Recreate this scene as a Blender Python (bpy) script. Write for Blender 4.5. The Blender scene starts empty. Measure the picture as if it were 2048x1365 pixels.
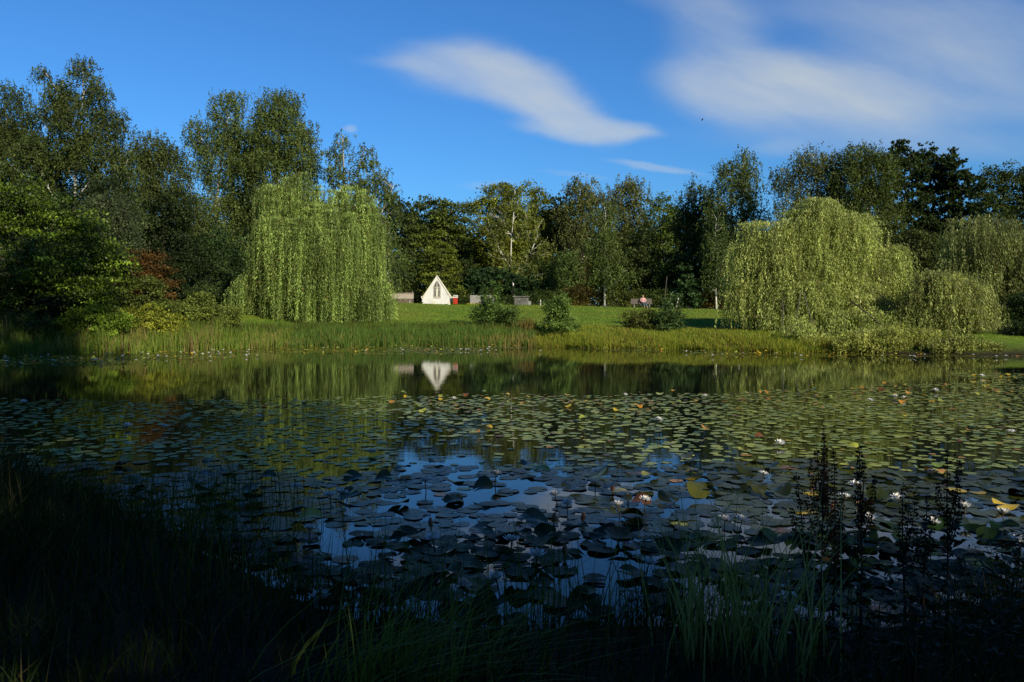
import bpy, math, numpy as np
from mathutils import Vector
sc = bpy.context.scene
COL = sc.collection
F, CX, HY, CH = 1593.0, 1024.0, 625.0, 1.9      # focal length in photo pixels, centre, horizon row, eye height
R = math.radians
def rng_(s): return np.random.default_rng(s)

# ------------------------------------------------------------------ materials
def mat(name):
    m = bpy.data.materials.new(name); m.use_nodes = True
    nt = m.node_tree; b = nt.nodes['Principled BSDF']
    return m, nt, b
def N(nt, t, **kw):
    n = nt.nodes.new(t)
    for k, v in kw.items(): setattr(n, k, v)
    return n
def noise(nt, scale, detail=3, vec=None, rough=.55):
    n = N(nt, 'ShaderNodeTexNoise'); n.inputs['Scale'].default_value = scale
    n.inputs['Detail'].default_value = detail; n.inputs['Roughness'].default_value = rough
    if vec is not None: nt.links.new(vec, n.inputs['Vector'])
    return n
def ramp(nt, fac, stops):
    r = N(nt, 'ShaderNodeValToRGB'); cr = r.color_ramp
    while len(cr.elements) < len(stops): cr.elements.new(.5)
    for e, (p, c) in zip(cr.elements, stops): e.position = p; e.color = (*c, 1)
    nt.links.new(fac, r.inputs['Fac']); return r
def objco(nt, scale=(1, 1, 1)):
    tc = N(nt, 'ShaderNodeTexCoord'); mp = N(nt, 'ShaderNodeMapping'); mp.inputs['Scale'].default_value = scale
    nt.links.new(tc.outputs['Object'], mp.inputs['Vector']); return mp.outputs['Vector']
def bump(nt, b, h, strength, dist=.02):
    bp = N(nt, 'ShaderNodeBump'); bp.inputs['Strength'].default_value = strength; bp.inputs['Distance'].default_value = dist
    nt.links.new(h, bp.inputs['Height']); nt.links.new(bp.outputs['Normal'], b.inputs['Normal'])

def leaf_mat(name, rough=.55, spec=.2, trans=.25):
    m, nt, b = mat(name)
    a = N(nt, 'ShaderNodeAttribute'); a.attribute_name = 'Col'
    nt.links.new(a.outputs['Color'], b.inputs['Base Color'])
    b.inputs['Roughness'].default_value = rough; b.inputs['Specular IOR Level'].default_value = spec
    t = N(nt, 'ShaderNodeBsdfTranslucent'); mx = N(nt, 'ShaderNodeMixShader'); mx.inputs[0].default_value = trans
    hv = N(nt, 'ShaderNodeMix', data_type='RGBA', blend_type='MULTIPLY'); hv.inputs[0].default_value = 1
    hv.inputs[7].default_value = (1.3, 1.35, .6, 1)
    nt.links.new(a.outputs['Color'], hv.inputs[6]); nt.links.new(hv.outputs[2], t.inputs['Color'])
    nt.links.new(b.outputs[0], mx.inputs[1]); nt.links.new(t.outputs[0], mx.inputs[2])
    nt.links.new(mx.outputs[0], nt.nodes['Material Output'].inputs['Surface'])
    return m
def noisy(name, stops, scale=5, rough=.8, bs=.3, bscale=None, sc3=(1, 1, 1), spec=.3, bdist=.02):
    m, nt, b = mat(name); v = objco(nt, sc3)
    n = noise(nt, scale, 6, v); r = ramp(nt, n.outputs['Fac'], stops)
    nt.links.new(r.outputs['Color'], b.inputs['Base Color']); b.inputs['Roughness'].default_value = rough
    b.inputs['Specular IOR Level'].default_value = spec
    n2 = noise(nt, bscale or scale*3, 5, v); bump(nt, b, n2.outputs['Fac'], bs, bdist)
    return m
M_leaf = leaf_mat('leaf_surface')
M_glossleaf = leaf_mat('glossy_leaf_surface', .42, .35, .25)
M_willow = leaf_mat('willow_leaf_surface', .5, .25, .3)
M_grass = leaf_mat('grass_blade_surface', .55, .15, .3)
M_darkbark = noisy('dark_bark', [(.3, (.02, .016, .012)), (.7, (.07, .055, .04))], 3, .9, .6, sc3=(3, 3, .6))
M_greybark = noisy('grey_bark', [(.3, (.06, .055, .045)), (.7, (.2, .18, .15))], 3, .9, .6, sc3=(3, 3, .6))
M_birch = noisy('birch_bark', [(.36, (.035, .03, .025)), (.43, (.42, .4, .36)), (.75, (.66, .63, .57))], 1.6, .7, .2, sc3=(1.2, 1.2, 2.6))
M_pale = noisy('pale_bark', [(.3, (.55, .53, .48)), (.7, (.8, .78, .72))], 3, .7, .2)

# ------------------------------------------------------------------ object helpers
def tag(o, label=None, cat=None, group=None, kind=None):
    if label: o['label'] = label
    if cat: o['category'] = cat
    if group: o['group'] = group
    if kind: o['kind'] = kind
    return o
def link(o, parent=None):
    COL.objects.link(o)
    if parent is not None: o.parent = parent
    return o
def empty(name, loc, label=None, cat=None, group=None, rz=0):
    o = bpy.data.objects.new(name, None); o.empty_display_size = .2; o.location = loc; o.rotation_euler = (0, 0, rz)
    link(o); return tag(o, label, cat, group)
def mesh_np(name, co, faces, k, cols=None, smooth=False):
    """co: Nx3, faces: M x k index array (constant polygon size); cols: per-face rgb"""
    me = bpy.data.meshes.new(name); co = np.asarray(co, np.float32); faces = np.asarray(faces, np.int32).reshape(-1, k)
    me.vertices.add(len(co)); me.vertices.foreach_set('co', co.ravel())
    me.loops.add(faces.size); me.loops.foreach_set('vertex_index', faces.ravel())
    me.polygons.add(len(faces)); me.polygons.foreach_set('loop_start', np.arange(0, faces.size, k, dtype=np.int32))
    if smooth: me.polygons.foreach_set('use_smooth', np.ones(len(faces), bool))
    me.update(calc_edges=True)
    if cols is not None:
        a = me.attributes.new('Col', 'FLOAT_COLOR', 'FACE')
        c = np.ones((len(faces), 4), np.float32); c[:, :3] = np.clip(cols, 0, 1); a.data.foreach_set('color', c.ravel())
    return me
def obj_from(name, me, m, parent=None, loc=None):
    o = bpy.data.objects.new(name, me)
    if m is not None and not me.materials: me.materials.append(m)
    if loc is not None: o.location = loc
    return link(o, parent)

class MB:
    """collects polygons of any size"""
    def __init__(s): s.v = []; s.f = []
    def add(s, vs, fs):
        n = len(s.v); s.v += [tuple(map(float, v)) for v in vs]; s.f += [tuple(i+n for i in f) for f in fs]; return s
    def box(s, c, d, rot=0, taper=1):
        cx, cy, cz = c; x, y, z = d[0]/2, d[1]/2, d[2]/2; b = min(x, y, z)*.12
        vs = []
        for sz, t in ((-1, 1), (1, taper)):
            for sx, sy in ((-1, -1), (1, -1), (1, 1), (-1, 1)):
                px, py = sx*x*t, sy*y*t
                vs.append((cx+px*math.cos(rot)-py*math.sin(rot), cy+px*math.sin(rot)+py*math.cos(rot), cz+sz*z))
        return s.add(vs, [(3, 2, 1, 0), (4, 5, 6, 7), (0, 1, 5, 4), (1, 2, 6, 5), (2, 3, 7, 6), (3, 0, 4, 7)])
    def tube(s, pts, rad, n=6, cap=True):
        pts = [Vector(p) for p in pts]; vs = []; k = len(pts)
        for i, p in enumerate(pts):
            d = (pts[min(i+1, k-1)]-pts[max(i-1, 0)]).normalized()
            a = d.cross(Vector((0.13, 1, 0.07))).normalized() if abs(d.y) < .9 else d.cross(Vector((1, 0, 0))).normalized()
            b = d.cross(a); r = rad[i] if hasattr(rad, '__len__') else rad
            for j in range(n):
                t = 2*math.pi*j/n; vs.append(p+(a*math.cos(t)+b*math.sin(t))*r)
        fs = [(i*n+j, i*n+(j+1) % n, (i+1)*n+(j+1) % n, (i+1)*n+j) for i in range(k-1) for j in range(n)]
        if cap: fs += [tuple(range(n-1, -1, -1)), tuple((k-1)*n+j for j in range(n))]
        return s.add(vs, fs)
    def build(s, name, m, parent=None, loc=None, bevel=0, smooth=False):
        me = bpy.data.meshes.new(name); me.from_pydata(s.v, [], s.f); me.update()
        if smooth: me.polygons.foreach_set('use_smooth', [True]*len(me.polygons))
        o = obj_from(name, me, m, parent, loc)
        if bevel: md = o.modifiers.new('b', 'BEVEL'); md.width = bevel; md.segments = 2; md.limit_method = 'ANGLE'
        return o

# ------------------------------------------------------------------ terrain shape
FX = [-60, -34, -22, -17, -13, -1, 5, 14, 21, 34, 60]; FYs = [27, 31, 35, 38, 44, 45, 42, 37, 35, 31, 27]
NX = [-60, -8, -4.5, -3.2, -2.2, -1.2, 0, 1.5, 2.6, 4, 6, 60]; NYs = [10, 9.5, 8.4, 7.0, 5.9, 5.1, 4.75, 4.7, 5.0, 5.6, 6.0, 8]
def ys_far(x): return np.interp(x, FX, FYs) + .35*np.sin(np.asarray(x)*.9) + .2*np.sin(np.asarray(x)*2.3+1)
def ys_near(x): return np.interp(x, NX, NYs) + .12*np.sin(np.asarray(x)*2.1)
def ground(x, y):
    x = np.asarray(x, float); y = np.asarray(y, float)
    d = y-ys_far(x)
    zf = np.interp(d, [-8, -3, -1, 0, 1, 5, 15, 30, 60, 400], [-1.4, -.8, -.3, 0, .35, 1.0, 1.5, 2.5, 2.7, 3])
    zf = np.where(zf > 0, zf*(1-.009*np.clip(x, -30, 25)), zf) + np.where(d > 4, .05*np.sin(x*.31+y*.17)+.04*np.sin(x*.13-y*.4), 0)
    dn = ys_near(x)-y
    zn = np.interp(dn, [-6, -3, -.6, 0, .4, 2, 6, 60], [-1.4, -.8, -.2, 0, .12, .3, .4, .8])
    zs = np.interp(np.abs(x)-38, [-8, -1, 0, 1, 6, 40], [-1.4, -.3, 0, .35, 1, 2])
    return np.maximum(np.maximum(zf, zn), zs)
def gz(x, y): return float(ground(x, y))
def wx(px, Y): return (px-CX)/F*Y
def wz(py, Y): return CH+(HY-py)/F*Y
def spaced(a, b, fa, fb, step, far):
    c = list(np.arange(fa, fb+.01, step)); lo = []; v = fa; s = step
    while v > a: s *= 1.25; v -= s; lo.append(v)
    hi = []; v = fb; s = step
    while v < b: s *= 1.25; v += s; hi.append(v)
    return np.array(lo[::-1]+c+hi)
gx = spaced(-1500, 1500, -45, 45, .5, 0); gy = spaced(-500, 2500, -4, 92, .4, 0)
XX, YY = np.meshgrid(gx, gy); ZZ = ground(XX, YY)
rg = rng_(1); near = (np.abs(XX) < 46) & (YY < 95) & (YY > -4)
ZZ = ZZ + np.where(near & (ZZ > .05), rg.normal(0, .012, ZZ.shape), 0)
nxg, nyg = len(gx), len(gy); idx = np.arange(nxg*nyg).reshape(nyg, nxg)
fc = np.stack([idx[:-1, :-1], idx[:-1, 1:], idx[1:, 1:], idx[1:, :-1]], -1).reshape(-1, 4)
m, nt, b = mat('meadow_ground')
v = objco(nt)
n1 = noise(nt, .22, 5, v, .6); n2 = noise(nt, 2.2, 6, v, .7); n3 = noise(nt, 14, 4, v, .7)
r1 = ramp(nt, n1.outputs['Fac'], [(.3, (.10, .19, .02)), (.5, (.16, .25, .03)), (.7, (.25, .27, .045))])
r2 = ramp(nt, n2.outputs['Fac'], [(.3, (.55, .6, .5)), (.7, (1.3, 1.25, 1.1))])
r3 = ramp(nt, n3.outputs['Fac'], [(.3, (.6, .62, .6)), (.7, (1.35, 1.3, 1.2))])
mx = N(nt, 'ShaderNodeMix', data_type='RGBA', blend_type='MULTIPLY'); mx.inputs[0].default_value = 1
mx2 = N(nt, 'ShaderNodeMix', data_type='RGBA', blend_type='MULTIPLY'); mx2.inputs[0].default_value = 1
nt.links.new(r1.outputs[0], mx.inputs[6]); nt.links.new(r2.outputs[0], mx.inputs[7])
nt.links.new(mx.outputs[2], mx2.inputs[6]); nt.links.new(r3.outputs[0], mx2.inputs[7])
sx = N(nt, 'ShaderNodeSeparateXYZ'); tc = N(nt, 'ShaderNodeTexCoord'); nt.links.new(tc.outputs['Object'], sx.inputs[0])
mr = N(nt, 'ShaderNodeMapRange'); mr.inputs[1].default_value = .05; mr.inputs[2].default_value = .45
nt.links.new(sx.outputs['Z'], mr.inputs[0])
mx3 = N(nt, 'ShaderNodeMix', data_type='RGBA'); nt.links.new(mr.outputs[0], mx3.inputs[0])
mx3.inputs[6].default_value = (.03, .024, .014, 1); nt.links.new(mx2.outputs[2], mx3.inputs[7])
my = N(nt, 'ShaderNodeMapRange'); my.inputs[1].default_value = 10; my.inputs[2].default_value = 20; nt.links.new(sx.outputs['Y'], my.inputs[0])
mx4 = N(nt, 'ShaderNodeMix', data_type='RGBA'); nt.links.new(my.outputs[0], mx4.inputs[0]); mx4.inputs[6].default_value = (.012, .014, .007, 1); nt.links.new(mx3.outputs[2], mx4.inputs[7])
nt.links.new(mx4.outputs[2], b.inputs['Base Color']); b.inputs['Roughness'].default_value = .85; b.inputs['Specular IOR Level'].default_value = .15
bump(nt, b, n3.outputs['Fac'], .8, .08)
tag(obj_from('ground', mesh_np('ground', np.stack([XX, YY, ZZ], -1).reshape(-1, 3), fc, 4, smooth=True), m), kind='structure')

# ------------------------------------------------------------------ water
m, nt, b = mat('pond_water')
b.inputs['Base Color'].default_value = (.006, .009, .006, 1); b.inputs['Roughness'].default_value = .012; b.inputs['IOR'].default_value = 1.333
v1 = objco(nt, (.35, 1.0, 1)); v2 = objco(nt, (1.0, 1.6, 1)); na = noise(nt, 2.2, 3, v1); nb = noise(nt, 9, 2, v2); nc = noise(nt, .25, 2, objco(nt))
ad = N(nt, 'ShaderNodeMath', operation='MULTIPLY_ADD'); ad.inputs[1].default_value = .25
nt.links.new(nb.outputs['Fac'], ad.inputs[0]); nt.links.new(na.outputs['Fac'], ad.inputs[2])
mu = N(nt, 'ShaderNodeMath', operation='MULTIPLY'); nt.links.new(ad.outputs[0], mu.inputs[0]); nt.links.new(nc.outputs['Fac'], mu.inputs[1])
bump(nt, b, mu.outputs[0], .22, .012)
me = mesh_np('water', [(-60, 1, 0), (60, 1, 0), (60, 60, 0), (-60, 60, 0)], [(0, 1, 2, 3)], 4)
tag(obj_from('water', me, m), kind='structure')

# ------------------------------------------------------------------ leaves
def unit(a): return a/np.maximum(np.linalg.norm(a, axis=-1, keepdims=True), 1e-6)
def leaf_geo(pos, axis, nrm, L, W):
    axis = unit(axis); side = unit(np.cross(axis, nrm)); L = np.asarray(L).reshape(-1, 1)*np.ones((len(pos), 1)); W = np.asarray(W).reshape(-1, 1)*np.ones((len(pos), 1))
    mid = pos+axis*L*.45
    co = np.stack([pos, mid+side*W/2, pos+axis*L, mid-side*W/2], 1).reshape(-1, 3)
    return co, np.arange(len(pos)*4).reshape(-1, 4)
def colors(rng, n, base, base2, grp=None, gv=.22, lv=.2):
    base = np.array(base); base2 = np.array(base2)
    t = rng.random(n)**1.5
    if grp is not None:
        gt = rng.random(grp.max()+1); gb = np.exp(rng.normal(0, gv, grp.max()+1)); t = np.clip(.5*t+.5*gt[grp], 0, 1); f = gb[grp]
    else: f = 1
    c = base*(1-t[:, None])+base2*t[:, None]
    return c*(f*np.exp(rng.normal(0, lv, n)))[:, None]

def lobe_sample(rng, lobes, n, inner=.5, back=.42):
    lb = np.array(lobes, float); w = lb[:, 3]*lb[:, 5]+lb[:, 3]*lb[:, 4]*.3; k = rng.choice(len(lb), n*3, p=w/w.sum())
    d = unit(rng.normal(size=(n*3, 3)))
    flip = (d[:, 1] > 0) & (rng.random(n*3) > back/(1-back)); d[flip, 1] *= -1
    ph = rng.random(4)*6
    lump = 1+.10*np.sin(d[:, 0]*5+ph[0]+k)+.10*np.sin(d[:, 2]*6+ph[1]+k*2)+.06*np.sin(d[:, 1]*7+ph[2])
    r = (inner+(1-inner)*rng.random(n*3)**.6)*lump
    p = lb[k, :3]+d*r[:, None]*lb[k, 3:6]
    depth = np.zeros(n*3)
    for j in range(len(lb)):
        q = (p-lb[j, :3])/lb[j, 3:6]; s = 1-np.linalg.norm(q, axis=1); s[k == j] = 0; depth = np.maximum(depth, s)
    ok = np.where((depth < .45) | (rng.random(n*3) < .15))[0][:n]
    return p[ok], d[ok]

def skeleton(rng, base, lobes, H, r0, lean, nbr, clumps, thin=.02, crook=.25, forks=True):
    """trunk, limbs to each lobe, branches to many clumps; world coordinates relative to base"""
    mb = MB(); nodes = []; base = np.array(base, float)
    ts = np.linspace(0, 1, 9); tp = [];
    a = rng.random(2)*6
    for t in ts:
        tp.append(np.array([lean[0]*t*t+crook*math.sin(t*5+a[0])*t, lean[1]*t+crook*math.sin(t*4+a[1])*t, -.15+t*(H+.15)]))
    tr = [r0*(1-.86*t)+(.25*r0 if t == 0 else 0) for t in ts]
    mb.tube(tp, tr, 7)
    for p, r in zip(tp, tr): nodes.append((p, r))
    def along(p0, p1, r_0, r_1, k=6, bow=.18):
        d = p1-p0; L = np.linalg.norm(d); pts = []
        j = rng.normal(0, .05*L, 3)
        for i in range(k):
            t = i/(k-1); w = math.sin(t*math.pi)
            p = p0+d*t; p = p+np.array([0, 0, bow*L*w])*(-.5 if d[2] > 0 else .5)+j*w
            pts.append(p)
        rr = [r_0+(r_1-r_0)*(i/(k-1)) for i in range(k)]
        mb.tube(pts, rr, 5, False); return list(zip(pts, rr))
    if forks:
        for lb in lobes:
            c = np.array(lb[:3])-base
            if c[2] < .4*H: continue
            hd = math.hypot(c[0]-lean[0]*.5, c[1]); zt = max(H*.16, min(c[2]-.8*hd-.25*lb[5], H*.75))
            tz = np.clip(zt/H, 0.05, .9); i = int(tz*8); f = tz*8-i; p0 = tp[i]*(1-f)+tp[min(i+1, 8)]*f; rr = tr[i]*.62
            end = c+np.array([0, 0, lb[5]*.6]); nodes += along(p0, end, rr, thin*1.3, 8)
    npos = np.array([n[0] for n in nodes]); nr = np.array([n[1] for n in nodes])
    for c in clumps[:nbr]:
        c = c-base; dd = npos-c; dist = np.linalg.norm(dd*np.array([1, 1, .6]), axis=1)+np.where(dd[:, 2] > -.2, 3, 0)+np.where(npos[:, 2] < .12*H, 9, 0)
        i = int(dist.argmin()); new = along(npos[i], c, max(min(nr[i]*.5, .07), thin), thin*.5, 5, .1)
    return mb

def birch_leaves(rng, P, D, cr, per, L, W, c1, c2, hang=1.0, gv=.22):
    n = len(P); ns = max(2, per//9); k = 9
    off = rng.normal(size=(n, ns, 3))*np.array([.55, .55, .45])*cr
    st = P[:, None]+off; ln = (hang*cr*1.3*(.3+rng.random((n, ns))**1.5))
    t = (np.arange(k)+.5)/k
    out = rng.normal(size=(n, ns, 3))*.18; out[..., 2] = -1; out[..., :2] += D[:, None, :2]*.15
    pos = st[:, :, None]+out[:, :, None]*(t[None, None, :, None]*ln[:, :, None, None])
    pos = pos.reshape(-1, 3)+rng.normal(size=(n*ns*k, 3))*.09*cr
    ax = rng.normal(size=pos.shape)*.7; ax[:, 2] -= .8
    nr = rng.normal(size=pos.shape); g = np.repeat(np.arange(n), ns*k)
    Ls = L*(.6+.7*rng.random(len(pos)))
    co, f = leaf_geo(pos, ax, nr, Ls, Ls*W/L); return co, f, colors(rng, len(pos), c1, c2, g, gv)
def broad_leaves(rng, P, D, cr, per, L, W, c1, c2, flat=.45, gv=.25, up=.8):
    n = len(P); g = np.repeat(np.arange(n), per); s = cr*(.7+.6*rng.random(n))[g]
    pos = P[g]+rng.normal(size=(n*per, 3))*np.array([.5, .5, .5*flat])*s[:, None]
    h = D[g]; ax = rng.normal(size=pos.shape)*.7+h*.7; ax[:, 2] -= .25
    nr = rng.normal(size=pos.shape)*.5; nr[:, 2] += up; nr += h*.5
    Ls = L*(.6+.7*rng.random(len(pos)))
    co, f = leaf_geo(pos, ax, nr, Ls, Ls*W/L); return co, f, colors(rng, len(pos), c1, c2, g, gv)
def pine_leaves(rng, P, D, cr, per, L, W, c1, c2, gv=.25):
    n = len(P); nt_ = max(3, per//10); g = np.repeat(np.arange(n), nt_*10)
    tc_ = P[:, None]+rng.normal(size=(n, nt_, 3))*np.array([.6, .6, .22])*cr
    pos = np.repeat(tc_.reshape(-1, 3), 10, 0)+rng.normal(size=(n*nt_*10, 3))*.10*cr
    ax = rng.normal(size=pos.shape)*.55+D[g]*.35; ax[:, 2] += .75
    nr = rng.normal(size=pos.shape); Ls = L*(.7+.6*rng.random(len(pos)))
    co, f = leaf_geo(pos, ax, nr, Ls, Ls*W/L); return co, f, colors(rng, len(pos), c1, c2, g, gv)

def lobes_px(ls, Y, ratio=.85):
    out = []
    for l in ls:
        px, py, rx, ry = l[:4]; dy = l[4] if len(l) > 4 else 0; yy = Y+dy
        a = rx/F*yy; out.append((wx(px, yy), yy, wz(py, yy), a, max(a*ratio, .3), ry/F*yy))
    return out
stat = [0]
def tree(name, seed, px, Y, lobes, kind, label, cat='tree', c1=(.03, .05, .016), c2=(.06, .085, .025), dens=1.0, cr=None, L=None,
         bark=None, r0=.18, lean_px=None, group=None, hang=1.0, ratio=.85, mleaf=None, nbr=46, topfrac=.93, wl=.6, thin=.02, flat=.45, inner=.5, gv=.25, base_dy=0, world=None, ymul=1):
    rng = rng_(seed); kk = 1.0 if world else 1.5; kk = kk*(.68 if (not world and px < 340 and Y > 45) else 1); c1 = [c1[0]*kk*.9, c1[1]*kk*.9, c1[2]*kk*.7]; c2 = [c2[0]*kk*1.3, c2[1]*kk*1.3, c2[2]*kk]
    
    if kind == 'birch' and L is None: L = .15*Y/75+.03
    if kind == 'pine': cr = cr or .42*Y/70; dens = dens*1.25
    lb = world if world else lobes_px(lobes, Y, ratio)
    x = wx(px, Y) if world is None else px; y = Y+base_dy; z = gz(x, y); base = np.array([x, y, z])
    top = max(l[2]+l[5] for l in lb)-z; H = max(top*topfrac, .3)
    tl = max(lb, key=lambda l: l[2]+l[5]); lean = (tl[0]-x if lean_px is None else lean_px/F*Y, tl[1]-y)
    cr = cr or .62*Y/70; L = L or .20*Y/75+.035
    area = sum(l[3]*l[5]*3.2+l[3]*l[4]*1.0 for l in lb)
    W = L*wl; per = 54 if kind == 'birch' else 60
    nl = int(area*dens*4.0/(L*W*.5)); n = max(10, nl//per)
    P, D = lobe_sample(rng, lb, n, inner)
    P[:, 2] = np.maximum(P[:, 2], z+.12)
    if kind == 'birch': co, f, c = birch_leaves(rng, P, D, cr, per, L, W, c1, c2, hang, gv)
    elif kind == 'pine': co, f, c = pine_leaves(rng, P, D, cr, per, L, W, c1, c2, gv)
    else: co, f, c = broad_leaves(rng, P, D, cr, per, L, W, c1, c2, flat, gv)
    stat[0] += len(f)
    root = empty(name, base, label, cat, group)
    mb = skeleton(rng, base, lb, H, r0, lean, nbr, P, thin, .25*min(1, H/10))
    mb.build('trunk' if r0 > .05 else 'stems', bark or M_darkbark, root, smooth=True)
    obj_from('crown' if r0 > .05 else 'foliage', mesh_np('crown', co-base, f, 4, c), mleaf or M_leaf, root)
    return root

BG1, BG2 = (.036, .056, .018), (.08, .105, .034)          # birch greens
DK1, DK2 = (.014, .026, .011), (.03, .045, .017)          # dark evergreens
OL1, OL2 = (.045, .06, .014), (.10, .11, .024)
# ---- left side
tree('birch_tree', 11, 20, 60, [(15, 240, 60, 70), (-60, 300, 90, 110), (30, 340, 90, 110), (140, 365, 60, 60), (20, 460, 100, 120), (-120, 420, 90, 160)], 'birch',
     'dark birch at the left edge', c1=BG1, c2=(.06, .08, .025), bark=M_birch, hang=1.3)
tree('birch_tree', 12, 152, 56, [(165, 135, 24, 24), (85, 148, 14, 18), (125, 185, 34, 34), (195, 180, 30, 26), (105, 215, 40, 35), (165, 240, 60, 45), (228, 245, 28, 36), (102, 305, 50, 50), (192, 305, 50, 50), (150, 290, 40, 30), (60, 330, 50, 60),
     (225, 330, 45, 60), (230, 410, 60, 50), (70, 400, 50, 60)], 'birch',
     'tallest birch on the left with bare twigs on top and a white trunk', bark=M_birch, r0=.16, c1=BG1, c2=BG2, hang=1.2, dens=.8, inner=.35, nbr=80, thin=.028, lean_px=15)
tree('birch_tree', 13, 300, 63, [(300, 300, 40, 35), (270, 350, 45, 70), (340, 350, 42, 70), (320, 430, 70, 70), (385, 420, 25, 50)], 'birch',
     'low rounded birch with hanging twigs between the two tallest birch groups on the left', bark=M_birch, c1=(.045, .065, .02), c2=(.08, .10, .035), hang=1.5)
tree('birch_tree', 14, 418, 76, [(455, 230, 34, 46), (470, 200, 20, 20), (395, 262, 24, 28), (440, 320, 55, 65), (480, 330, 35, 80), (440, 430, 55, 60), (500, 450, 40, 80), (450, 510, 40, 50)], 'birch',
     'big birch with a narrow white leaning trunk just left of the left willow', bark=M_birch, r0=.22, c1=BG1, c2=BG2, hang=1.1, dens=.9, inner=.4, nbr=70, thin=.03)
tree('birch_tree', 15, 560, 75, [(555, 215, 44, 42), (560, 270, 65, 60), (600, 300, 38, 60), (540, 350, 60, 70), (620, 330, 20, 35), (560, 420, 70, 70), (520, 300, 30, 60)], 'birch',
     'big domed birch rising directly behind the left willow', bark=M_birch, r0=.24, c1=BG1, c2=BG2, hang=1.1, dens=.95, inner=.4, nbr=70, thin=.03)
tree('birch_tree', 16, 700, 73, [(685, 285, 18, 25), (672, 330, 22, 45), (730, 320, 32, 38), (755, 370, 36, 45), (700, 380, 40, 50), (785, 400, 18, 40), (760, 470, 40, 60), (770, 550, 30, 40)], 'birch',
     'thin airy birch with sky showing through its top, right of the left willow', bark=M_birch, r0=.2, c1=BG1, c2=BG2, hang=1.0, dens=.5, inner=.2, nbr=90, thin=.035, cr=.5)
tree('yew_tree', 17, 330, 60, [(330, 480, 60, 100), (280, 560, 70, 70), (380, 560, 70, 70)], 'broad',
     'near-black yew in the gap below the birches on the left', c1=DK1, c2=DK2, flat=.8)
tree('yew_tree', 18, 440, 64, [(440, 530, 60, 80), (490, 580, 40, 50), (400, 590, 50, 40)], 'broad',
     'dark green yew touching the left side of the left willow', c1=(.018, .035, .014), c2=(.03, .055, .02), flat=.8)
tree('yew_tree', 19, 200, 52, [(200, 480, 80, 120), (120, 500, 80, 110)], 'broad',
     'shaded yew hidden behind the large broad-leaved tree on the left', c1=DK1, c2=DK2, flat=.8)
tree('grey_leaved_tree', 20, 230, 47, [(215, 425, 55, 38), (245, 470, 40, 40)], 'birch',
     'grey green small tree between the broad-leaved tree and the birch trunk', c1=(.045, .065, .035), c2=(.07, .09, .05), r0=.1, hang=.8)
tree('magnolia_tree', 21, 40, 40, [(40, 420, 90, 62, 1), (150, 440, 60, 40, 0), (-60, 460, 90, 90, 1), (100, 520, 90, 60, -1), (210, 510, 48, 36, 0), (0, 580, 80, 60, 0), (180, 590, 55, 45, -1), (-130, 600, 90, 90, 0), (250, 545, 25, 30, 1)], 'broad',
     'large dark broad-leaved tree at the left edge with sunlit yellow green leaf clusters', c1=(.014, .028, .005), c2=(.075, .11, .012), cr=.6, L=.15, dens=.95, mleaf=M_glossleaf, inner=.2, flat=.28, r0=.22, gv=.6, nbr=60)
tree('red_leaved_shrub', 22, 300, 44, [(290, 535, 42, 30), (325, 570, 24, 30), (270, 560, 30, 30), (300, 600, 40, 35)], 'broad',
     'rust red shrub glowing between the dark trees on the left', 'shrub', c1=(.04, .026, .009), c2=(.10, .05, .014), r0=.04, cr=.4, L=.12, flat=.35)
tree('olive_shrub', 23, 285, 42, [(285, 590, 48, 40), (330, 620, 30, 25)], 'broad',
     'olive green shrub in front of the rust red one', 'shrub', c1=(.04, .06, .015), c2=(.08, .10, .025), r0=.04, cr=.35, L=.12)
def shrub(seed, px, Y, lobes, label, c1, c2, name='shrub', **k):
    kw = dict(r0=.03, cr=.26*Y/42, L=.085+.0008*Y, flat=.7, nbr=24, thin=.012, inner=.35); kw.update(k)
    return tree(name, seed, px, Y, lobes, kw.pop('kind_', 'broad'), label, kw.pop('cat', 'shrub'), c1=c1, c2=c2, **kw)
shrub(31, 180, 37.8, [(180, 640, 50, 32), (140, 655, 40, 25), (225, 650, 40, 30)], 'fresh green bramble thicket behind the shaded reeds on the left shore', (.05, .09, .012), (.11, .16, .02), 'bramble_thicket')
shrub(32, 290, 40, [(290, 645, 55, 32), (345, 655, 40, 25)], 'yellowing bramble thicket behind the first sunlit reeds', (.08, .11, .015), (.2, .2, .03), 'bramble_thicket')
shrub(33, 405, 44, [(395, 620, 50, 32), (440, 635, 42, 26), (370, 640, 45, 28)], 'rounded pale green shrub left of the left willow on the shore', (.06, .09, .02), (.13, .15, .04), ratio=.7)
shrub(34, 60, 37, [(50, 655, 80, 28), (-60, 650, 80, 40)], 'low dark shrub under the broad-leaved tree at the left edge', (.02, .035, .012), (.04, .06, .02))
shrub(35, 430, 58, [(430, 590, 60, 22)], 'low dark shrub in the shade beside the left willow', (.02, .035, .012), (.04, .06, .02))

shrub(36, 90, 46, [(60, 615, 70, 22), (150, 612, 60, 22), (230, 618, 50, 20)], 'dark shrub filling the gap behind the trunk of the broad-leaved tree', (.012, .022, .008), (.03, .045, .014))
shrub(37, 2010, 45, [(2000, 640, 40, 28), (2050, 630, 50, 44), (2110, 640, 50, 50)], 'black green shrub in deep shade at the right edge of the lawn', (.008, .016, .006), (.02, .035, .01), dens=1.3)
shrub(38, 2040, 39, [(2045, 672, 40, 26), (2105, 665, 50, 36)], 'low dark shrub by the water at the far right', (.008, .016, .006), (.022, .035, .01), dens=1.3)

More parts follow.
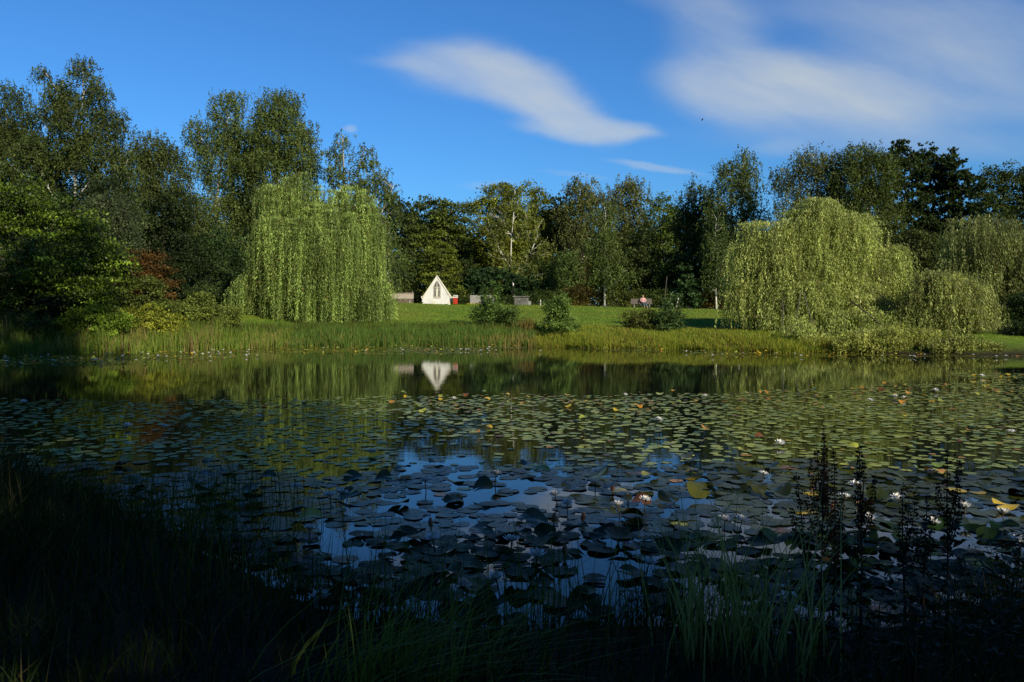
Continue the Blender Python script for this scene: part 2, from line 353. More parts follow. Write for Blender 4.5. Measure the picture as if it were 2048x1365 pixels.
# ---- middle background
tree('chestnut_tree', 41, 870, 94, [(850, 440, 42, 45), (900, 440, 36, 42), (840, 510, 45, 60), (900, 520, 50, 60), (868, 420, 30, 25)], 'broad',
     'round dark chestnut with a double dome behind the white gable wall', c1=(.035, .05, .014), c2=(.07, .09, .02), cr=.8, L=.3, flat=.35)
tree('cypress_tree', 42, 880, 84, [(880, 480, 14, 24), (880, 510, 30, 30), (880, 550, 42, 40), (885, 590, 45, 25)], 'broad',
     'small pointed yellow green cypress above the white gable wall', c1=(.055, .075, .014), c2=(.12, .14, .025), cr=.45, L=.2, flat=.3, r0=.12)
tree('beech_tree', 43, 990, 97, [(1040, 405, 48, 42), (960, 430, 38, 38), (1000, 400, 40, 30), (980, 500, 50, 50), (1050, 470, 50, 60), (1010, 540, 60, 60), (1080, 430, 25, 50)], 'broad',
     'wide yellow green beech with a broad crown behind the forked white birch', c1=(.06, .08, .012), c2=(.13, .14, .02), cr=.8, L=.26, flat=.4)
tree('forked_birch', 44, 1022, 88, [(1030, 400, 30, 28), (1000, 440, 35, 40), (1055, 450, 28, 40), (1075, 500, 28, 50), (1040, 540, 60, 35), (990, 500, 20, 30)], 'birch',
     'birch with bare forking white limbs in the middle of the far tree line', bark=M_pale, r0=.13, c1=(.06, .08, .02), c2=(.12, .13, .035), dens=.5, inner=.2, nbr=110, thin=.04, topfrac=.85, cr=.5, hang=1.2)
tree('pine_tree', 45, 1105, 98, [(1105, 440, 28, 40), (1100, 520, 40, 60)], 'pine', 'dark pine wedged between the beech and the grey birches', c1=DK1, c2=DK2)
tree('birch_tree', 46, 1170, 92, [(1160, 385, 34, 32), (1150, 440, 42, 50), (1190, 420, 36, 50), (1160, 510, 60, 60)], 'birch',
     'grey green birch with a feathery top in the centre of the far tree line', bark=M_birch, c1=(.045, .055, .022), c2=(.085, .095, .035), inner=.35, thin=.035, nbr=70, dens=.8)
tree('birch_tree', 47, 1250, 93, [(1260, 385, 32, 32), (1230, 420, 34, 44), (1270, 440, 32, 55), (1240, 510, 55, 60)], 'birch',
     'grey green birch whose thin branches lean right, right of the feathery one', bark=M_birch, c1=(.045, .055, .02), c2=(.09, .1, .035), inner=.35, thin=.035, nbr=70, dens=.8)
tree('lime_tree', 48, 1325, 97, [(1320, 440, 38, 48), (1320, 510, 45, 60)], 'broad', 'lower mid green lime right of the grey birches', c1=(.04, .065, .014), c2=(.08, .11, .022), cr=.7, L=.25)
tree('alder_tree', 49, 1390, 86, [(1390, 400, 30, 40), (1375, 450, 32, 50), (1395, 520, 45, 60), (1420, 440, 20, 60)], 'birch', 'dark alder left of the slender tall birch on the right', c1=(.026, .042, .016), c2=(.05, .07, .024))
tree('birch_tree', 50, 1472, 80, [(1490, 325, 28, 28), (1450, 350, 28, 32), (1490, 380, 36, 50), (1440, 420, 30, 60), (1500, 450, 34, 60), (1460, 520, 55, 60)], 'birch',
     'slender tall birch with a two-lobed top left of the right willow', bark=M_birch, r0=.2, c1=BG1, c2=BG2, dens=.75, inner=.3, nbr=80, thin=.035)
tree('weeping_birch', 51, 1620, 74, [(1625, 325, 48, 32), (1570, 355, 30, 30), (1655, 350, 32, 50), (1600, 400, 50, 45), (1660, 430, 60, 50)], 'birch',
     'weeping birch with thin drooping twigs directly behind the right willow', bark=M_birch, c1=(.045, .055, .025), c2=(.08, .09, .035), hang=1.8, dens=.8, inner=.35, nbr=70)
tree('birch_tree', 52, 1740, 72, [(1720, 315, 42, 28), (1750, 345, 45, 50), (1700, 370, 42, 50), (1740, 430, 60, 60), (1700, 500, 60, 60)], 'birch',
     'dense birch with short pale broken limbs right of the weeping birch', bark=M_birch, c1=(.03, .045, .015), c2=(.06, .08, .022), hang=1.2, nbr=80, thin=.04)
tree('pine_tree', 53, 1808, 75, [(1803, 296, 13, 17), (1803, 318, 32, 16), (1775, 325, 20, 14), (1835, 322, 16, 16), (1810, 350, 50, 30), (1800, 400, 55, 40), (1810, 460, 60, 50), (1800, 540, 60, 60)], 'pine', 'near-black pine with the highest rounded top on the right', c1=DK1, c2=DK2, flat=.3)
tree('pine_tree', 54, 1868, 76, [(1852, 304, 11, 14), (1870, 308, 10, 13), (1862, 328, 28, 16), (1865, 360, 42, 30), (1870, 420, 55, 45), (1870, 500, 60, 60)], 'pine', 'middle dark pine of the three on the right', c1=DK1, c2=DK2)
tree('pine_tree', 55, 1918, 74, [(1903, 306, 9, 13), (1904, 326, 20, 13), (1912, 348, 28, 14), (1925, 366, 32, 18), (1925, 400, 42, 40), (1930, 460, 48, 50), (1925, 540, 55, 60)], 'pine', 'narrow dark pine with a stepped slope, rightmost of the three pines', c1=DK1, c2=(.026, .042, .016))
tree('oak_tree', 56, 2010, 62, [(1985, 370, 34, 36), (2035, 370, 42, 45), (1990, 440, 45, 50), (2060, 460, 60, 70), (2090, 380, 50, 60), (2010, 540, 60, 60)], 'broad', 'dark oak filling the right edge of the photo', c1=(.016, .03, .012), c2=(.045, .06, .016), cr=.6)
tree('small_tree', 57, 1840, 62, [(1830, 490, 50, 30), (1870, 540, 70, 40), (1810, 560, 60, 50), (1900, 500, 40, 30)], 'broad', 'layered dull green tree in the gap between the two right-hand willows', c1=(.03, .045, .016), c2=(.065, .075, .025), flat=.3, r0=.12)
# ---- far wood mass behind everything
rg = rng_(900); n = 70000; X = rg.uniform(-110, 110, n); Y = rg.uniform(103, 116, n)+(np.abs(X)*.05); top = 11.5+1.6*np.sin(X*.31)+1.1*np.sin(X*.83+2)+.5*np.sin(X*2.1)
P = np.stack([X, Y, ground(X, Y)+top*rg.random(n)**.8], 1); D = unit(rg.normal(size=(n, 3)))
co, f, c = broad_leaves(rg, P[:34000], D[:34000], 1.1, 8, .5, .34, (.016, .026, .01), (.04, .055, .018))
tag(obj_from('far_wood', mesh_np('far_wood', co, f, 4, c), M_leaf), 'dark mass of woodland closing the gaps behind the far trees', 'wood', kind='stuff')
# ---- understorey
tree('yew_tree', 61, 990, 86, [(985, 575, 60, 38), (940, 590, 40, 22), (1040, 580, 40, 30)], 'pine', 'broad dark yew bush behind the grey stones right of the white gable', 'tree', c1=(.014, .032, .016), c2=(.025, .05, .022), r0=.1)
tree('young_birch', 62, 1209, 79, [(1209, 440, 26, 40), (1200, 490, 40, 40), (1215, 540, 48, 40)], 'birch', 'young birch with a straight bare white stem standing on a dark kerb', bark=M_pale, topfrac=.7, r0=.11, c1=(.04, .06, .018), c2=(.075, .1, .03), dens=.6, inner=.2, thin=.02, lean_px=4)
tree('young_birch', 63, 1433, 78, [(1433, 460, 22, 40), (1430, 510, 30, 40), (1440, 550, 40, 30)], 'birch', 'young birch with a thin white stem rising from the hedge left of the right willow', bark=M_pale, topfrac=.7, r0=.1, c1=(.032, .05, .018), c2=(.06, .085, .028), dens=.6, inner=.2, lean_px=-3)
tree('understorey_tree', 64, 800, 86, [(800, 540, 45, 50), (780, 580, 50, 30)], 'birch', 'small soft green tree behind the slatted bench', c1=(.04, .06, .018), c2=(.07, .095, .028), r0=.08)
tree('understorey_tree', 65, 1090, 88, [(1090, 560, 50, 45), (1130, 540, 30, 40)], 'birch', 'soft green small tree behind the low stone chest', c1=(.035, .06, .02), c2=(.065, .1, .03), r0=.08)
tree('understorey_tree', 66, 1290, 87, [(1270, 530, 45, 60), (1310, 550, 40, 50)], 'broad', 'dark small tree behind the person on the bench', c1=(.022, .036, .012), c2=(.045, .06, .02), r0=.08)
tree('understorey_tree', 67, 1370, 84, [(1370, 550, 45, 45), (1340, 570, 30, 30)], 'broad', 'deep green small tree behind the leaning stake', c1=(.02, .038, .014), c2=(.04, .065, .02), r0=.08)
tree('young_fir', 68, 1378, 79, [(1372, 545, 8, 20), (1374, 570, 18, 20), (1376, 592, 28, 20)], 'pine', 'small blue green fir in front of the hedge', c1=(.03, .06, .03), c2=(.05, .09, .04), r0=.06)
tree('understorey_tree', 69, 1150, 90, [(1150, 560, 50, 50)], 'broad', 'dark reddish small tree behind the central hedge', c1=(.035, .04, .014), c2=(.07, .05, .02), r0=.08)
tree('understorey_tree', 70, 1480, 84, [(1490, 560, 50, 50), (1450, 575, 40, 35)], 'broad', 'dark small tree between the hedge and the right willow', c1=DK1, c2=DK2, r0=.08)
tree('understorey_tree', 71, 700, 82, [(640, 560, 90, 60), (760, 560, 50, 55)], 'broad', 'dark small tree behind the left willow curtain', c1=DK1, c2=DK2, r0=.08)
tree('understorey_tree', 72, 860, 90, [(860, 580, 60, 35), (920, 560, 40, 45)], 'broad', 'dark small tree behind the white gable wall', c1=(.02, .032, .012), c2=(.045, .06, .02), r0=.08)
tree('understorey_tree', 73, 1980, 54, [(1960, 610, 90, 60), (2060, 600, 80, 80)], 'broad', 'black shaded small tree at the right edge beside the pond', c1=DK1, c2=(.03, .05, .015), r0=.08)
for i, (px, hw, top, lab, a, c) in enumerate([
    (925, 30, 585, 'dark clipped shrub beside the red box', (.022, .036, .012), (.045, .06, .018)),
    (1010, 40, 588, 'dark shrub between the grey slab and the low stone chest', (.022, .036, .012), (.045, .065, .018)),
    (1100, 45, 578, 'dark green hedge shrub right of the low stone chest', (.022, .04, .012), (.05, .07, .018)),
    (1165, 40, 572, 'brownish hedge shrub left of the young white-stemmed birch', (.04, .04, .012), (.08, .06, .02)),
    (1240, 40, 572, 'olive hedge shrub right of the young white-stemmed birch', (.035, .05, .014), (.08, .09, .024)),
    (1300, 40, 575, 'dark hedge shrub directly behind the person on the bench', (.025, .042, .014), (.06, .08, .022)),
    (1350, 35, 580, 'green hedge shrub behind the leaning stake', (.03, .05, .014), (.06, .085, .02)),
    (1405, 32, 582, 'mixed green and russet hedge shrub left of the red one', (.05, .045, .014), (.1, .07, .02)),
    (1455, 28, 584, 'dark red hedge shrub at the left foot of the right willow', (.07, .02, .014), (.12, .04, .02)),
    (1495, 28, 582, 'dark hedge shrub half covered by the right willow', (.022, .036, .012), (.045, .06, .018)),
    (775, 30, 590, 'dark shrub behind the slatted bench', (.018, .03, .012), (.04, .055, .018))]):
    shrub(80+i, px, 80, [(px-hw*.4, (top+618)/2+2, hw*.75, (618-top)/2), (px+hw*.5, (top+618)/2+3, hw*.7, (616-top)/2-2)], lab, a, c, 'hedge_shrub', ratio=.55, cr=.45, L=.15, group='hedge shrubs along the back of the lawn')
# ---- bank shrubs
BS1, BS2 = (.026, .056, .018), (.075, .115, .03)
shrub(101, 985, 50, [(985, 598, 24, 30), (990, 632, 42, 32), (960, 640, 24, 22)], 'loose tall young shrub on the bank, left of the three green bank shrubs', BS1, BS2, 'bank_shrub', kind_='broad', dens=.9, inner=.1)
shrub(102, 1030, 49, [(1030, 628, 20, 20), (1028, 648, 22, 14)], 'smallest loose green shrub on the bank beside yellowing stalks', BS1, BS2, 'bank_shrub', dens=.6, inner=.1)
shrub(103, 1118, 46, [(1120, 615, 26, 24), (1118, 648, 37, 30)], 'dense rounded green shrub alone on the middle of the bank', (.045, .085, .022), (.1, .15, .04), 'bank_shrub')
shrub(104, 1285, 46.5, [(1280, 648, 42, 26), (1310, 654, 28, 22)], 'low brownish green shrub on the bank in front of the person', (.045, .055, .014), (.085, .09, .022), 'bank_shrub')
shrub(105, 1340, 45.5, [(1340, 620, 22, 28), (1338, 648, 31, 30)], 'dark upright green shrub on the bank just right of the brownish one', (.03, .055, .022), (.055, .09, .03), 'bank_shrub')

# ------------------------------------------------------------------ willows
def willow(seed, px, Y, lobes, nheads, per, Lr, c1, c2, label, inner=.72, sv=.25, gv=.3, r0=.35, ll=.17, spread=.75, sp=.055, floor=.15, upfrac=-.15, ratio=.85, sway=.12):
    rng = rng_(seed); lb = lobes_px(lobes, Y, ratio); x = wx(px, Y); z = gz(x, Y); base = np.array([x, Y, z])
    P, D = lobe_sample(rng, lb, nheads*2, inner, .35)
    ok = np.where(D[:, 2] > upfrac-rng.random(len(D))*.3)[0][:nheads]; P = P[ok]; D = D[ok]; n = len(P)
    gaz = np.exp(rng.normal(-.05, gv, n)); hue = rng.random(n)
    pos = []; ax = []; g = []; sf = []
    for i in range(n):
        for s in range(per):
            o = rng.normal(size=3)*np.array([1, 1, .25])*spread*.5
            st = P[i]+o; L = rng.uniform(*Lr)*(1 if rng.random() > .2 else .5)
            gzr = gz(st[0], st[1]); L = min(L, st[2]-max(gzr, 0)-floor)
            if L < .25: continue
            k = max(3, int(L/sp)); t = (np.arange(k)+rng.random(k)*.8)/k
            arch = np.minimum(t*L/.7, 1); oh = np.array([D[i, 0], D[i, 1], 0])*rng.uniform(.2, .9)
            sw = rng.normal(0, sway, 2)
            p = st[None]+np.stack([oh[0]*np.sin(arch*1.57)+sw[0]*t*t*L*.5, oh[1]*np.sin(arch*1.57)+sw[1]*t*t*L*.5, .25*np.sin(np.minimum(arch*1.3, 1)*3.14)-t*L], 1)
            p += rng.normal(0, .025, p.shape)
            a = rng.normal(0, .36, p.shape); a[:, 2] -= 1; a[:, :2] += D[i, :2]*.25
            pos.append(p); ax.append(a); g.append(np.full(k, i)); sf.append(np.full(k, math.exp(rng.normal(0, sv))))
    pos = np.concatenate(pos); ax = np.concatenate(ax); g = np.concatenate(g); sf = np.concatenate(sf); nn = len(pos)
    nr = rng.normal(size=pos.shape); nr += D[g]*.4
    Ls = ll*(.6+.7*rng.random(nn)); co, f = leaf_geo(pos, ax, nr, Ls, Ls*.2+.008)
    t = np.clip(.5*hue[g]+.5*rng.random(nn)**1.5, 0, 1)[:, None]
    c = (np.array(c1)*(1-t)+np.array(c2)*t)*(sf*gaz[g]*np.exp(rng.normal(0, .22, nn)))[:, None]
    brown = rng.random(nn) < .025; c[brown] = (.22, .12, .03)
    stat[0] += nn
    root = empty('weeping_willow', base, label, 'tree')
    H = (max(l[2]+l[5] for l in lb)-z)*.9
    skeleton(rng, base, lb, H, r0, (0, 0), 60, P[rng.permutation(n)], .02, .2).build('trunk', M_greybark, root, smooth=True)
    obj_from('crown', mesh_np('willow_crown', co-base, f, 4, c), M_willow, root)
willow(201, 630, 53, [(600, 378, 30, 34), (548, 392, 22, 26), (565, 385, 26, 22), (650, 396, 36, 26), (695, 392, 26, 26), (732, 398, 20, 30), (640, 450, 95, 50), (560, 470, 34, 60), (722, 480, 28, 60), (738, 440, 22, 50), (742, 510, 22, 44), (495, 588, 28, 34), (520, 572, 34, 40), (545, 545, 30, 46), (748, 572, 28, 34), (640, 500, 92, 95, -.5), (585, 572, 48, 36, -1), (640, 580, 44, 34, -1.3), (695, 572, 48, 36, -1)],
       400, 24, (.9, 5.2), (.12, .19, .04), (.32, .41, .11), 'left weeping willow with straight curtains of hanging light green twigs', spread=.42, sp=.065, sway=.05, ll=.16, sv=.4, inner=.6)
willow(202, 1640, 45, [(1590, 600, 70, 50), (1690, 600, 65, 50), (1640, 425, 42, 30), (1600, 455, 40, 32), (1690, 460, 36, 32), (1535, 465, 40, 28), (1505, 500, 26, 34), (1560, 520, 50, 35), (1640, 510, 60, 40), (1720, 520, 30, 36), (1765, 510, 28, 24), (1520, 575, 42, 36), (1600, 580, 50, 40, -1), (1690, 590, 50, 40, -1), (1770, 580, 40, 45), (1545, 630, 38, 28, -1), (1620, 650, 50, 34, -2), (1700, 655, 55, 36, -3), (1780, 650, 45, 38, -3), (1600, 672, 45, 20, -5), (1680, 684, 55, 20, -6.5), (1760, 678, 50, 26, -7)],
       900, 20, (.5, 2.6), (.20, .25, .055), (.47, .52, .17), 'large tousled yellow green willow leaning over the right shore', spread=.62, sp=.055, sway=.25, ll=.14, inner=.72, sv=.4, gv=.28)
willow(203, 1880, 41, [(1868, 568, 30, 28), (1905, 572, 30, 28), (1942, 605, 24, 30), (1848, 612, 28, 36), (1895, 628, 46, 40), (1942, 645, 28, 30)],
       260, 16, (.5, 1.7), (.17, .2, .05), (.38, .41, .14), 'smaller rounded willow right of the large tousled one, reaching the water', spread=.45, sp=.05, r0=.15, sway=.22, ll=.13, inner=.8, gv=.4, sv=.35)
willow(204, 1990, 53, [(1960, 470, 60, 42), (2020, 500, 50, 50), (1930, 520, 45, 40), (2000, 570, 60, 50), (2070, 520, 60, 60)],
       260, 13, (1.0, 2.6), (.10, .13, .035), (.22, .24, .08), 'dull olive willow behind the others at the right edge', spread=.8, sp=.07, sway=.2, ll=.18)
shrub(205, 1770, 36.8, [(1720, 682, 50, 22), (1790, 676, 55, 28), (1860, 680, 50, 24)], 'yellow green willow scrub dipping into the water under the large willow', (.12, .14, .035), (.25, .26, .09), 'willow_scrub', kind_='birch', wl=.3, ratio=.6)
shrub(206, 1930, 35.9, [(1920, 684, 50, 20), (1975, 694, 32, 12), (1880, 690, 50, 16)], 'low olive willow scrub trailing over the shore at the far right', (.10, .12, .035), (.21, .22, .08), 'willow_scrub', kind_='birch', wl=.3, ratio=.6)

# ---- tall trees behind and beside the viewer whose shade darkens the near water; rear ones added to block sky light
SH = [(7.8, -6.2, 4.8, 34), (1.0, -10, 5.0, 25), (-6.5, -12, 5.2, 24), (-15, -7, 5.5, 22), (-21, 4, 4.8, 20), (-24, 14, 5.2, 19), (-17.5, 17, 3.8, 16), (14, -15, 4.6, 26), (5, -18, 5, 27), (-3, -20, 5, 26), (-13, -19, 5, 25), (-24, -8, 5, 23)]
SL = ['broad tree right behind the viewer shading the near bank', 'broad tree directly behind the viewer', 'broad tree behind the viewer to the left', 'tall tree on the bank left of the viewer',
      'tree on the left shore beside the pond, nearer the viewer', 'tree on the left shore beside the pond, farther from the viewer', 'lower tree on the left shore closest to the shaded reeds', 'added sky-blocking rear tree behind the viewer on the right', 'added sky-blocking rear tree behind the viewer, right of centre', 'added sky-blocking rear tree behind the viewer, left of centre', 'added sky-blocking rear tree behind the viewer on the left', 'added sky-blocking far left rear tree behind the viewer']
for i, (x, y, r, h) in enumerate(SH):
    tree('shade_tree', 300+i, x, y, None, 'broad', SL[i], world=[(x, y, h*.80, r*.98, r*.9, h*.2), (x, y, h*.6, r*.95, r*.9, h*.2), (x, y, h*.4, r*.88, r*.9, h*.2), (x, y, h*.22, r*.72, r*.8, h*.14)],
         c1=(.02, .035, .012), c2=(.04, .06, .02), cr=1.1, L=.42, r0=.35, dens=.6, wl=.7, nbr=40, inner=.15)
print('leaves', stat[0])

# ------------------------------------------------------------------ furniture on the lawn
M_wood = noisy('weathered_wood', [(.3, (.34, .30, .25)), (.7, (.56, .5, .43))], 6, .8, .4, sc3=(1, 4, 8))
M_dwood = noisy('dark_weathered_wood', [(.3, (.10, .085, .075)), (.7, (.2, .17, .15))], 6, .8, .4, sc3=(1, 4, 8))
M_conc = noisy('concrete', [(.3, (.2, .2, .19)), (.7, (.36, .35, .33))], 8, .9, .4)
M_stone = noisy('grey_stone', [(.3, (.17, .17, .165)), (.5, (.27, .27, .26)), (.7, (.36, .36, .34))], 2.5, .9, .5)
M_dstone = noisy('dark_lichened_stone', [(.3, (.07, .07, .065)), (.7, (.2, .2, .19))], 3, .9, .5)
M_bstone = noisy('brown_stone', [(.3, (.09, .065, .055)), (.7, (.19, .145, .12))], 3, .9, .5)
M_plaster = noisy('white_plaster', [(.28, (.5, .5, .46)), (.42, (.72, .73, .73)), (.7, (.80, .81, .82))], 1.6, .85, .5)
M_coping = noisy('coping_stone', [(.3, (.66, .63, .52)), (.7, (.8, .77, .66))], 4, .8, .3)
M_frame = noisy('weathered_tracery', [(.3, (.28, .25, .22)), (.7, (.48, .43, .37))], 6, .85, .5)
M_redp = noisy('red_paint', [(.3, (.4, .03, .012)), (.7, (.55, .05, .02))], 5, .5, .1)
M_white = noisy('white_paint', [(.3, (.62, .62, .6)), (.7, (.8, .8, .78))], 5, .6, .1)
M_black = noisy('dark_kerb_stone', [(.3, (.02, .025, .025)), (.7, (.05, .055, .055))], 5, .8, .2)
M_yel = leaf_mat('yellow_petal_surface', .5, .3, .3)

def bench(px, py, Y, w, label, wood, rz=0, plinth=True):
    x = wx(px, Y); r = empty('park_bench', (x, Y, gz(x, Y)), label, 'bench', rz=rz)
    s = MB()
    for j in range(4): s.box((0, -.30+j*.115, .45), (w, .10, .04))
    s.build('seat', wood, r, bevel=.008)
    s = MB()
    for j in range(4):
        s.box((0, .16+j*.02, .53+j*.115), (w, .035, .10))
    s.build('backrest', wood, r, bevel=.008)
    for sx_ in (-1, 1):
        l = MB(); l.box((sx_*w*.36, -.1, .2), (.09, .42, .44), taper=.9); l.tube([(sx_*w*.36, .12, .3), (sx_*w*.36, .215, .6), (sx_*w*.36, .27, .93)], .03, 6)
        l.build('leg', M_conc, r, bevel=.01)
    return r
bench(804, 610, 75, 2.15, 'pale slatted wooden bench at the left end of the lawn', M_wood)
bench(1283, 617, 74, 1.95, 'dark weathered wooden bench with a person sitting on it', M_dwood, rz=-.05)

x = wx(811, 77.5); z = gz(x, 77.5); r = empty('stone_chest', (x, 77.5, z), 'brown stone chest standing behind the pale slatted bench', 'stone block')
MB().box((0, 0, .5), (1.5, .7, 1.0)).build('block', M_bstone, r, bevel=.03); MB().box((0, 0, 1.06), (1.56, .76, .14)).build('lid', M_bstone, r, bevel=.03)
MB().box((.70, -.1, 1.2), (.07, .07, .16), taper=.6).build('finial', M_conc, r, bevel=.01)
x = wx(964, 77); z = gz(x, 77); r = empty('stone_slab', (x, 77, z), 'upright light grey stone slab right of the red box', 'stone slab', rz=.04)
MB().box((0, 0, .48), (2.35, .3, .98), taper=.99).build('slab', M_stone, r, bevel=.03); MB().box((0, -.05, .03), (2.5, .5, .1)).build('plinth', M_stone, r, bevel=.02)
x = wx(1043, 77); z = gz(x, 77); r = empty('stone_trough', (x, 77, z), 'low dark grey stone chest with an overhanging lid', 'stone block', rz=-.12)
MB().box((0, 0, .38), (1.35, .6, .8), taper=1.0).build('block', M_dstone, r, bevel=.03); MB().box((-.03, 0, .84), (1.6, .8, .13)).build('lid', M_dstone, r, bevel=.04)
MB().box((.78, -.1, .2), (.3, .3, .4)).build('side_block', M_stone, r, bevel=.03)

# gable wall
Yg = 76; x = wx(874, Yg); z = gz(x, Yg)+.02
r = empty('gable_wall', (x, Yg, z-.05), 'white triangular gable wall with a pointed tracery window, on the lawn', 'memorial wall')
def extrude(mb, prof, y0, y1):
    n = len(prof); vs = [(px_, y0, pz) for px_, pz in prof]+[(px_, y1, pz) for px_, pz in prof]
    fs = [tuple(range(n)), tuple(range(2*n-1, n-1, -1))]+[(i+n, (i+1) % n+n, (i+1) % n, i) for i in range(n)]
    return mb.add(vs, fs)
rg = rng_(5); u = .0477
left = [(-.25, 0), (-.95, 0), (-1.22, .02), (-1.38, .14), (-1.30, .24), (-1.48, .36), (-1.36, .48), (-1.50, .62), (-1.35, .80), (-1.27, .88)]
right = [(1.27, .86), (1.42, .72), (1.36, .58), (1.48, .5), (1.32, .36), (1.2, .22), (1.22, .1), (.9, 0), (.5, -.0)]
extrude(MB(), left+[(0, 2.72)]+right, 0, .38).build('wall', M_plaster, r, bevel=.012)
for sg in (-1, 1):
    c = MB(); a = (sg*1.42, .74); bb = (0, 2.86)
    extrude(c, [a, (sg*1.30, .66), (sg*0.0, 2.69), bb][::sg], -.05, .43); c.build('coping', M_coping, r, bevel=.012)
c = MB(); c.box((-1.42, .18, .76), (.2, .46, .16)); c.box((1.44, .18, .72), (.22, .46, .14)); c.build('kneeler_stones', M_coping, r, bevel=.02)
arch = [(-.35, .62), (.35, .62), (.35, 1.7), (.27, 1.95), (.13, 2.2), (0, 2.36), (-.13, 2.2), (-.27, 1.95), (-.35, 1.7)]
w = extrude(MB(), arch, -.012, .06).build('window_panel', M_frame, r); w['label'] = 'weathered brown pointed window panel'
m, nt, b = mat('dark_glass'); b.inputs['Base Color'].default_value = (.11, .115, .13, 1); b.inputs['Roughness'].default_value = .25
bump(nt, b, noise(nt, 9, 3, objco(nt)).outputs['Fac'], .4)
t = MB()
extrude(t, [(-.26, 1.72), (-.05, 1.78), (-.05, 2.1), (-.02, 2.24), (-.16, 2.04)], -.02, -.008); extrude(t, [(.05, 1.78), (.26, 1.72), (.16, 2.04), (.02, 2.24), (.05, 2.1)], -.02, -.008)
for xx in (-.24, .12): extrude(t, [(xx, .82), (xx+.12, .82), (xx+.12, 1.55), (xx+.06, 1.66), (xx, 1.55)], -.02, -.008)
t.build('pane', m, w)
t = MB(); extrude(t, [(-.06, .75), (.06, .75), (.1, 1.2), (.07, 1.5), (-.07, 1.5), (-.1, 1.2)], -.05, -.008); t.tube([(0, -.03, 1.5), (0, -.03, 1.68)], [.075, .06], 8)
t.tube([(-.2, -.02, 1.45), (0, -.03, 1.32), (.2, -.02, 1.48)], .03, 6); t.box((0, -.02, .67), (.6, .05, .05))
extrude(t, [(-.03, 1.74), (.03, 1.74), (.012, 2.1), (-.012, 2.1)], -.035, -.008)
t.build('tracery', M_coping, w)
for px_, h, ww, lab in ((867, .34, .36, 'small pale square stone at the foot of the white gable wall'), (898, .36, .22, 'small upright stone at the right foot of the white gable wall')):
    x2 = wx(px_, 75.5); o = MB().box((0, 0, h/2), (ww, .25, h), taper=.93).build('marker_stone', M_coping, None, (x2, 75.5, gz(x2, 75.5)-.02), .02); tag(o, lab, 'stone')
x = wx(911, 75.5); r = empty('box', (x, 75.5, gz(x, 75.5)), 'red box with a white notice on top beside the white gable wall', 'box')
MB().box((0, 0, .36), (.40, .3, .56)).build('body', M_redp, r, bevel=.015)
for s_ in (-1, 1): MB().box((s_*.15, 0, .05), (.05, .2, .12)).build('leg', M_redp, r)
nt_ = MB().box((0, -.02, .80), (.44, .05, .26)).build('notice', M_white, r, bevel=.008)
t = MB(); rg = rng_(3)
for k, (y_, w_) in enumerate(((.86, .26), (.81, .3), (.76, .22))): t.box((-.14+w_/2, -.049, y_), (w_, .006, .018))
t.box((-.15, -.049, .84), (.07, .006, .07)); t.build('notice_marks', M_black, nt_)
MB().box((0, 0, .655), (.3, .2, .05)).build('lid', M_redp, r)

# yellow flowers strip at the slab foot
rg = rng_(9); n = 900; x0 = wx(952, 76.3); P = np.stack([x0+rg.uniform(-.9, .9, n), 76.3+rg.normal(0, .12, n), np.zeros(n)], 1); P[:, 2] = ground(P[:, 0], P[:, 1])+rg.uniform(.0, .17, n)
co, f = leaf_geo(P, rg.normal(size=(n, 3)), rg.normal(size=(n, 3)), .07, .05); c = colors(rg, n, (.35, .36, .01), (.7, .6, .02)); c[P[:, 2]-ground(P[:, 0], P[:, 1]) < .05] = (.05, .1, .02)
tag(obj_from('flower_bed', mesh_np('flower_bed', co, f, 4, c), M_yel), 'strip of yellow flowers at the foot of the upright grey slab', 'flower bed', kind='stuff')

def pole(px, py0, py1, Y, dpx, r0, m, name, label, cat, base=None):
    x = wx(px, Y); z = gz(x, Y); h = wz(py0, Y)-z; dx = dpx/F*Y
    r = empty(name, (x, Y, z), label, cat)
    MB().tube([(0, 0, -.1), (dx*.45, 0, h*.5), (dx, 0, h)], [r0, r0*.9, r0*.7], 8).build('shaft', m, r, smooth=True)
    return r
pole(1081, 600, 613, 74, 0, .06, M_pale, 'wooden_post', 'short pale post standing alone on the lawn', 'post')
pole(1328, 553, 600, 77, 6, .03, M_greybark, 'wooden_stake', 'tall thin leaning pale stake in front of the hedge', 'stake')
pole(1352, 595, 612, 78, 5, .07, M_pale, 'wooden_stake', 'short leaning pale stub left of the small fir', 'stake')
pole(1478, 590, 618, 78, 0, .05, M_pale, 'wooden_post', 'left of two short pale posts at the edge of the right willow', 'post')
pole(1486, 592, 618, 78, 1, .07, M_pale, 'wooden_post', 'right of two short pale posts at the edge of the right willow', 'post')
x = wx(1209, 78.4); tag(MB().box((0, 0, .07), (.9, .5, .22)).build('kerb_stone', M_black, None, (x, 78.4, gz(x, 78.4)), .02), 'dark flat kerb around the foot of the white-stemmed young birch', 'kerb')
# pale finial stones among the bushes
for px_, py_, Y_, lab in ((1026, 566, 80, 'small white stone bird finial standing among the dark yews'),):
    x = wx(px_, Y_); z = gz(x, Y_); h = wz(py_, Y_)-z
    rr = empty('garden_ornament', (x, Y_, z), lab, 'ornament')
    MB().tube([(0, 0, 0), (0, 0, h-.35)], .02, 6).build('post', M_darkbark, rr)
    MB().tube([(0, 0, h-.36), (.02, 0, h-.25), (.03, 0, h-.12), (-.01, 0, h-.04), (-.03, 0, h+.03)], [.02, .07, .08, .05, .02], 8).build('bird_figure', M_white, rr, smooth=True)

